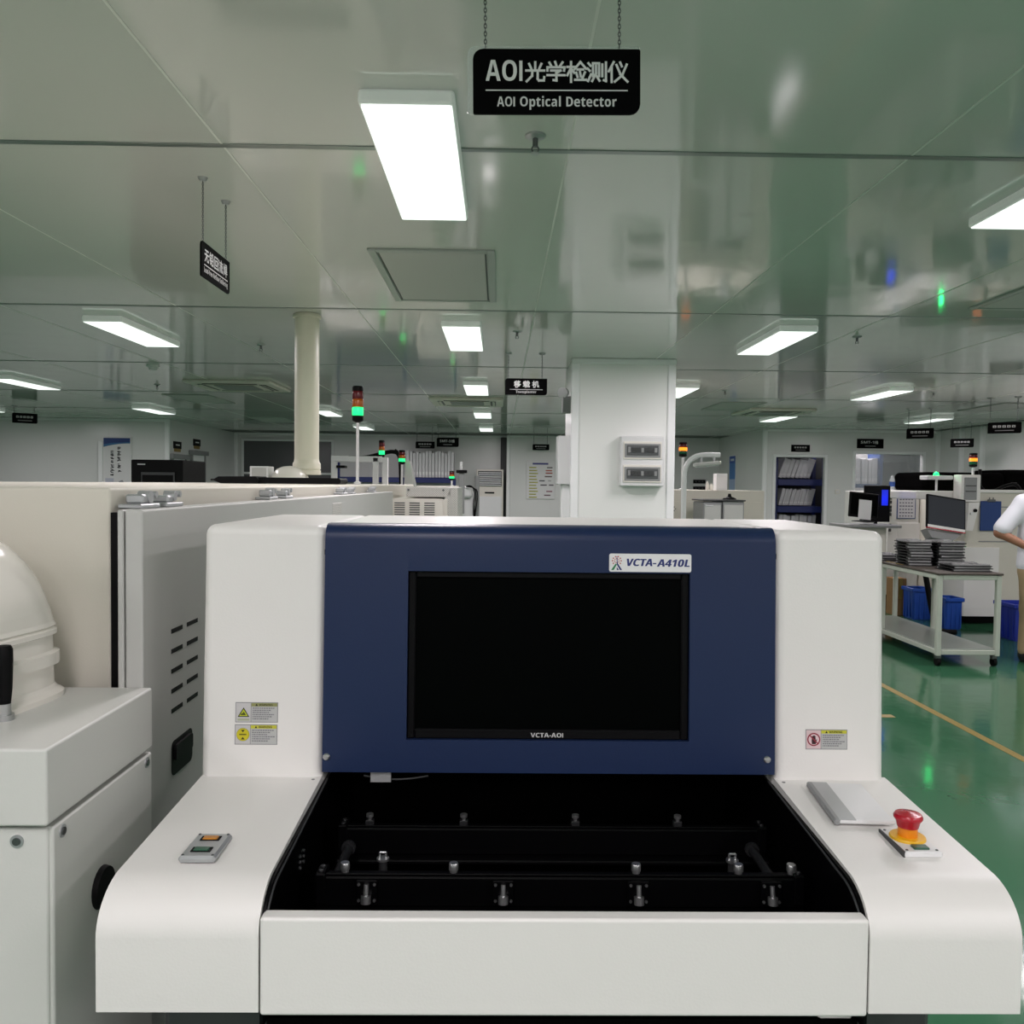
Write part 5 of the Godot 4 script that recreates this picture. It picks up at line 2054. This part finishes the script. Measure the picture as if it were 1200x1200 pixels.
# ---------------------------------------------------------------- cart, trays, bins
func crate(called: String, label: String, x: float, z: float, w: float, h: float, d: float, m: String) -> void:
	var t := thing(called, label, "crate", Vector3(x, 0, -z), "blue plastic crates on the floor")
	var st := mb()
	var f := 0.03
	for s in [-1.0, 1.0]:
		T = Transform3D(Basis(Vector3(1, 0, 0), Vector3(s * 0.05, 1, 0), Vector3(0, 0, 1)), t.position)
		box(st, Vector3(s * (w / 2 - 0.035), h / 2, 0), Vector3(0.012, h, d - 0.04), 0.003)
		T = Transform3D(Basis(Vector3(1, 0, 0), Vector3(0, 1, s * 0.05), Vector3(0, 0, 1)), t.position)
		box(st, Vector3(0, h / 2, s * (d / 2 - 0.035)), Vector3(w - 0.04, h, 0.012), 0.003)
	T = Transform3D(Basis.IDENTITY, t.position)
	box(st, Vector3(0, 0.012, 0), Vector3(w - 0.06, 0.02, d - 0.06), 0.003)
	obj("tub", st, m, t)
	st = mb()
	for s in [-1.0, 1.0]:
		box(st, Vector3(s * (w / 2 - 0.01), h - 0.02, 0), Vector3(f, 0.04, d), 0.006)
		box(st, Vector3(0, h - 0.02, s * (d / 2 - 0.01)), Vector3(w - 0.03, 0.04, f), 0.006)
	obj("rim", st, m, t)
	for k in 4:
		st = mb()
		var o := -0.36 + k * 0.24
		box(st, Vector3(o * w, h * 0.47, d / 2 - 0.028), Vector3(0.016, h * 0.85, 0.03), 0.003)
		obj("rib", st, m, t)
		st = mb()
		box(st, Vector3(-w / 2 + 0.026, h * 0.47, o * d), Vector3(0.03, h * 0.85, 0.016), 0.003)
		obj("rib", st, m, t)
	T = Transform3D.IDENTITY


func cart_and_load() -> void:
	var x0 := 3.70
	var x1 := 4.24
	var z0 := 7.1
	var z1 := 9.0
	var t := thing("tool_cart", "pale steel cart on castors with a dark top and a lower steel shelf", "cart", Vector3(3.97, 0, -8.05))
	var st := mb()
	for z in [z0, 8.15, z1 - 0.04]:
		for x in [x0, x1 - 0.04]:
			st = mb()
			bx(st, x, x + 0.04, 0.09, 0.77, z, z + 0.04, 0.004)
			obj("post", st, "cart", t)
	for y in [0.735, 0.10]:
		st = mb()
		for x in [x0, x1 - 0.04]:
			bx(st, x, x + 0.04, y, y + 0.04, z0 + 0.04, z1 - 0.04, 0.004)
		for z in [z0, z1 - 0.04]:
			bx(st, x0 + 0.04, x1 - 0.04, y, y + 0.04, z, z + 0.04, 0.004)
		obj("frame_rail", st, "cart", t)
	st = mb()
	bx(st, x0 - 0.01, x1 + 0.01, 0.775, 0.793, z0 - 0.01, z1 + 0.01, 0.004)
	obj("cart_top", st, "cart_top", t)
	st = mb()
	bx(st, x0 + 0.02, x1 - 0.02, 0.14, 0.148, z0 + 0.02, z1 - 0.02, 0.002)
	obj("lower_shelf", st, "steel_sheet", t)
	for x in [x0 + 0.03, x1 - 0.03]:
		for z in [z0 + 0.04, z1 - 0.05]:
			st = mb()
			cyl(st, Vector3(x - 0.014, 0.036, -z), Vector3(x + 0.014, 0.036, -z), 0.036, 0.036, 20)
			var wl := obj("castor", st, "black", t)
			st = mb()
			bx(st, x - 0.022, x + 0.022, 0.06, 0.1, z - 0.02, z + 0.02, 0.004)
			obj("fork", st, "dark_steel", wl)
	# trays and boards on the cart
	var first: Node3D = null
	for g in [[3.85, 7.85, 9, 0.22, 0.3, "circuit board tray in the left tall stack on the cart, %s from the bottom"], [4.11, 7.8, 9, 0.23, 0.32, "dark board tray in the right tall stack on the cart, %s from the bottom"], [4.05, 7.35, 3, 0.34, 0.3, "flat black tray in the low front stack on the cart, %s from the bottom"], [3.83, 8.35, 3, 0.2, 0.3, "tray in the small rear pile on the cart, %s from the bottom"]]:
		var n: int = g[2]
		var y := 0.793
		for k in n:
			var th := 0.026 if n > 5 else 0.022
			if first == null:
				first = thing("board_tray", g[5] % NTH[k], "tray", Vector3.ZERO, "stacked trays on the cart")
				st = mb()
				bx(st, -0.5, 0.5, 0.0, 0.35, -0.5, 0.5, 0.01)
				obj("board", st, "tray_dark", first)
				st = mb()
				bx(st, -0.46, 0.46, 0.35, 0.9, -0.47, -0.40, 0.01)
				obj("edge_strip", st, "tray_grey", first)
				st = mb()
				bx(st, -0.46, 0.46, 0.35, 0.9, 0.40, 0.47, 0.01)
				obj("edge_strip", st, "tray_grey", first)
				st = mb()
				for q in 14:
					var a := Vector3(rng.randf_range(-0.42, 0.42), 0.35, rng.randf_range(-0.36, 0.36))
					box(st, a + Vector3(0, 0.28, 0), Vector3(rng.randf_range(0.06, 0.2), 0.55, rng.randf_range(0.06, 0.2)))
				var cm := obj("components", st, "grey", first)
				cm.set_meta("kind", "stuff")
			var c: Node3D = first if k == 0 and g[2] == 9 and g[0] < 3.9 else dup(first, Vector3.ZERO, g[5] % NTH[k])
			c.scale = Vector3(g[3], th, g[4])
			c.position = Vector3(g[0] + rng.randf_range(-0.008, 0.008), y, -g[1] + rng.randf_range(-0.012, 0.012))
			c.rotation.y = rng.randf_range(-0.05, 0.05)
			y += th * 1.001
	var yt := thing("yellow_ruler", "thin yellow strip lying on the rear of the cart top", "ruler", Vector3(3.77, 0.793, -7.95))
	st = mb()
	bx(st, 3.73, 3.76, 0.793, 0.797, 7.8, 8.15, 0.001)
	obj("strip", st, "line_paint", yt)
	# floor around
	crate("blue_crate", "light blue crate on the floor behind the cart, next to the cardboard box", 4.84, 9.75, 0.24, 0.36, 0.28, "blue_bin")
	crate("blue_crate", "second light blue crate behind the cart, half hidden by its posts", 4.85, 9.08, 0.2, 0.34, 0.26, "blue_bin")
	crate("blue_crate", "dark blue crate on the floor at the right edge by the worker's leg", 5.33, 8.45, 0.52, 0.37, 0.36, "blue_bin_dark")
	var cb := thing("cardboard_box", "tall brown cardboard box on the floor behind the cart", "box", Vector3(4.66, 0, -9.85))
	st = mb()
	bx(st, 4.66, 4.80, 0.0, 0.44, 9.93, 10.15, 0.004)
	obj("carton", st, "card", cb)
	st = mb()
	bx(st, 4.71, 4.75, 0.2, 0.441, 9.926, 9.93)
	obj("tape", st, "line_paint", cb)
	var hs := thing("black_hose", "thick black hose hanging down behind the cart's front posts", "hose", Vector3(4.45, 0, -8.7))
	st = mb()
	tube(st, bend([Vector3(4.40, 0.72, -8.75), Vector3(4.43, 0.5, -8.72), Vector3(4.47, 0.25, -8.7), Vector3(4.52, 0.03, -8.66), Vector3(4.7, 0.03, -8.64)], 0.08, 5), 0.028, 10)
	obj("hose", st, "black", hs)
	st = mb()
	cyl(st, Vector3(4.40, 0.72, -8.75), Vector3(4.40, 0.79, -8.8), 0.03)
	obj("coupling", st, "dark_grey", hs)


# ---------------------------------------------------------------- worker
# surface nets over tapered capsules [a, b, ra, rb] joined by a smooth minimum
func nets(st: SurfaceTool, bones: Array, cell: float, k: float) -> void:
	var lo := Vector3(1e9, 1e9, 1e9)
	var hi := -lo
	for b in bones:
		var r: float = maxf(b[2], b[3]) + 3 * cell
		lo = lo.min((b[0] as Vector3).min(b[1]) - Vector3.ONE * r)
		hi = hi.max((b[0] as Vector3).max(b[1]) + Vector3.ONE * r)
	var n := Vector3i(((hi - lo) / cell).ceil()) + Vector3i.ONE
	var f := PackedFloat32Array()
	f.resize(n.x * n.y * n.z)
	f.fill(0.2)
	for b in bones:
		var A: Vector3 = b[0]
		var B: Vector3 = b[1]
		var ab := B - A
		var l2 := maxf(ab.length_squared(), 1e-9)
		var m: float = maxf(b[2], b[3]) + k + 3 * cell
		var i0 := Vector3i(((A.min(B) - Vector3.ONE * m - lo) / cell).floor()).clamp(Vector3i.ZERO, n - Vector3i.ONE)
		var i1 := Vector3i(((A.max(B) + Vector3.ONE * m - lo) / cell).ceil()).clamp(Vector3i.ZERO, n - Vector3i.ONE)
		for z in range(i0.z, i1.z + 1):
			for y in range(i0.y, i1.y + 1):
				for x in range(i0.x, i1.x + 1):
					var p := lo + Vector3(x, y, z) * cell
					var t := clampf((p - A).dot(ab) / l2, 0, 1)
					var d := p.distance_to(A + ab * t) - lerpf(b[2], b[3], t)
					var at := x + n.x * (y + n.y * z)
					var e := f[at]
					var h := maxf(k - absf(d - e), 0) / k
					f[at] = minf(d, e) - h * h * k * 0.25
	var vert := {}
	var norm := {}
	var corner := []
	for c in 8:
		corner.append(Vector3i(c & 1, (c >> 1) & 1, (c >> 2) & 1))
	var off := PackedInt32Array()
	for c in corner:
		off.append(c.x + n.x * (c.y + n.y * c.z))
	for z in n.z - 1:
		for y in n.y - 1:
			for x in n.x - 1:
				var at := x + n.x * (y + n.y * z)
				var neg := 0
				for c in 8:
					if f[at + off[c]] < 0:
						neg += 1
				if neg == 0 or neg == 8:
					continue
				var sum := Vector3.ZERO
				var cnt := 0
				for a in 8:
					for ax in 3:
						var bb: int = a | (1 << ax)
						if bb == a:
							continue
						var fa := f[at + off[a]]
						var fb := f[at + off[bb]]
						if (fa < 0) != (fb < 0):
							sum += Vector3(corner[a]).lerp(Vector3(corner[bb]), fa / (fa - fb))
							cnt += 1
				var g := Vector3.ZERO
				for c in 8:
					g += (Vector3(corner[c]) - Vector3.ONE * 0.5) * f[at + off[c]]
				vert[at] = lo + (Vector3(x, y, z) + sum / cnt) * cell
				norm[at] = g.normalized()
	var step := [1, n.x, n.x * n.y]
	for at in vert:
		for ax in 3:
			if (f[at] < 0) == (f[at + step[ax]] < 0):
				continue
			var u: int = step[(ax + 1) % 3]
			var v: int = step[(ax + 2) % 3]
			var q := [at, at - u, at - u - v, at - v]
			if not (vert.has(q[1]) and vert.has(q[2]) and vert.has(q[3])):
				continue
			tri(st, vert[q[0]], vert[q[1]], vert[q[2]], norm[q[0]], norm[q[1]], norm[q[2]])
			tri(st, vert[q[0]], vert[q[2]], vert[q[3]], norm[q[0]], norm[q[2]], norm[q[3]])


func operator() -> void:
	var at := Vector3(4.70, 0, -7.3)
	var t := thing("person", "worker in white short-sleeved shirt and khaki trousers, hands together in front", "person", at)
	T = Transform3D(Basis.IDENTITY, at)
	var body := []
	# legs and trunk under the clothes
	for s in [-1.0, 1.0]:
		body.append([Vector3(s * 0.09, 0.9, 0), Vector3(s * 0.1, 0.49, 0.01), 0.07, 0.045])
		body.append([Vector3(s * 0.1, 0.49, 0.01), Vector3(s * 0.105, 0.09, -0.02), 0.045, 0.033])
		body.append([Vector3(s * 0.105, 0.05, -0.03), Vector3(s * 0.115, 0.035, 0.11), 0.035, 0.028])
		body.append([Vector3(s * 0.05, 0.95, 0), Vector3(s * 0.08, 1.33, 0), 0.08, 0.085])
		# arm: shoulder, elbow out to the side, forearm to the middle
		body.append([Vector3(s * 0.18, 1.385, 0), Vector3(s * 0.365, 1.125, -0.02), 0.05, 0.041])
		body.append([Vector3(s * 0.365, 1.125, -0.02), Vector3(s * 0.14, 0.965, 0.2), 0.042, 0.028])
	body.append([Vector3(0, 1.38, -0.01), Vector3(0, 1.50, 0.01), 0.058, 0.052])
	var sk := mb()
	nets(sk, body, 0.014, 0.03)
	# head with brow, nose, chin and ears
	nets(sk, [[Vector3(0, 1.60, -0.012), Vector3(0, 1.61, 0.012), 0.082, 0.08], [Vector3(0, 1.56, 0.02), Vector3(0, 1.525, 0.045), 0.062, 0.036], [Vector3(0, 1.595, 0.088), Vector3(0, 1.572, 0.103), 0.008, 0.013], [Vector3(-0.035, 1.612, 0.076), Vector3(0.035, 1.612, 0.076), 0.012, 0.012],
		[Vector3(-0.018, 1.543, 0.08), Vector3(0.018, 1.543, 0.08), 0.008, 0.008], [Vector3(-0.08, 1.60, 0.0), Vector3(-0.084, 1.57, 0.004), 0.014, 0.011], [Vector3(0.08, 1.60, 0.0), Vector3(0.084, 1.57, 0.004), 0.014, 0.011], [Vector3(0, 1.47, 0.0), Vector3(0, 1.55, 0.0), 0.05, 0.05]], 0.007, 0.018)
	# hands: palm, four fingers, thumb
	for s in [-1.0, 1.0]:
		var w := Vector3(s * 0.14, 0.965, 0.2)
		var d := Vector3(-s * 0.8, -0.35, 0.48).normalized()
		var up := Vector3(0, 1, 0)
		var side := (up - d * up.dot(d)).normalized()
		var nrm: Vector3 = d.cross(side) * -s
		var h := [[w, w + d * 0.05, 0.028, 0.022]]
		for q in 4:
			var o := side * (0.027 - q * 0.018)
			h.append([w + d * 0.03 + o * 0.6, w + d * 0.085 + o, 0.014, 0.011])
			var a := w + d * 0.085 + o
			var ln: float = [0.036, 0.042, 0.038, 0.028][q]
			var b: Vector3 = a + (d * 0.8 - nrm * 0.6) * ln
			h.append([a, b, 0.0095, 0.0085])
			h.append([b, b + (d * 0.1 - nrm) * ln * 0.6, 0.0085, 0.007])
		h.append([w + d * 0.02 + side * 0.02, w + d * 0.045 + side * 0.05, 0.013, 0.0105])
		h.append([w + d * 0.045 + side * 0.05, w + d * 0.075 + side * 0.056 - nrm * 0.012, 0.0105, 0.0085])
		nets(sk, h, 0.0045, 0.008)
	obj("body", sk, "skin", t)
	var st := mb()
	var sh := []
	for s in [-1.0, 1.0]:
		sh.append([Vector3(s * 0.09, 0.86, 0.0), Vector3(s * 0.085, 1.1, 0.0), 0.115, 0.105])
		sh.append([Vector3(s * 0.085, 1.1, 0.0), Vector3(s * 0.095, 1.32, 0.0), 0.105, 0.112])
		sh.append([Vector3(s * 0.05, 1.40, -0.01), Vector3(s * 0.165, 1.385, -0.005), 0.062, 0.068])
		sh.append([Vector3(s * 0.175, 1.385, -0.005), Vector3(s * 0.335, 1.165, -0.018), 0.07, 0.075])
	nets(st, sh, 0.014, 0.05)
	obj("shirt", st, "shirt", t)
	st = mb()
	lathe(st, [Vector2(0.07, 0), Vector2(0.075, 0.03), Vector2(0.062, 0.05), Vector2(0.058, 0.05)], Vector3(0, 1.43, 0.002), 24)
	obj("collar", st, "shirt", t)
	st = mb()
	var tr := []
	for s in [-1.0, 1.0]:
		tr.append([Vector3(s * 0.075, 0.93, 0), Vector3(s * 0.09, 0.8, 0), 0.108, 0.1])
		tr.append([Vector3(s * 0.09, 0.8, 0), Vector3(s * 0.1, 0.48, 0.01), 0.098, 0.075])
		tr.append([Vector3(s * 0.1, 0.48, 0.01), Vector3(s * 0.105, 0.11, -0.02), 0.075, 0.062])
	nets(st, tr, 0.015, 0.03)
	obj("trousers", st, "khaki", t)
	for s in [-1.0, 1.0]:
		st = mb()
		nets(st, [[Vector3(s * 0.105, 0.062, -0.045), Vector3(s * 0.115, 0.042, 0.12), 0.046, 0.038], [Vector3(s * 0.105, 0.02, -0.055), Vector3(s * 0.118, 0.02, 0.14), 0.03, 0.026], [Vector3(s * 0.105, 0.06, -0.04), Vector3(s * 0.105, 0.11, -0.03), 0.044, 0.042]], 0.009, 0.02)
		obj("shoe", st, "shoe", t)
		st = mb()
		cyl(st, Vector3(s * 0.031, 1.603, 0.083), Vector3(s * 0.031, 1.603, 0.0895), 0.008, 0.006, 12)
		obj("eye", st, "hair", t)
	st = mb()
	nets(st, [[Vector3(0, 1.635, -0.025), Vector3(0, 1.64, 0.02), 0.08, 0.072], [Vector3(0, 1.58, -0.045), Vector3(0, 1.63, -0.03), 0.06, 0.07], [Vector3(-0.065, 1.625, 0.0), Vector3(0.065, 1.625, 0.0), 0.03, 0.03], [Vector3(-0.05, 1.655, 0.05), Vector3(0.05, 1.655, 0.05), 0.026, 0.026]], 0.009, 0.02)
	obj("hair", st, "hair", t)
	T = Transform3D.IDENTITY
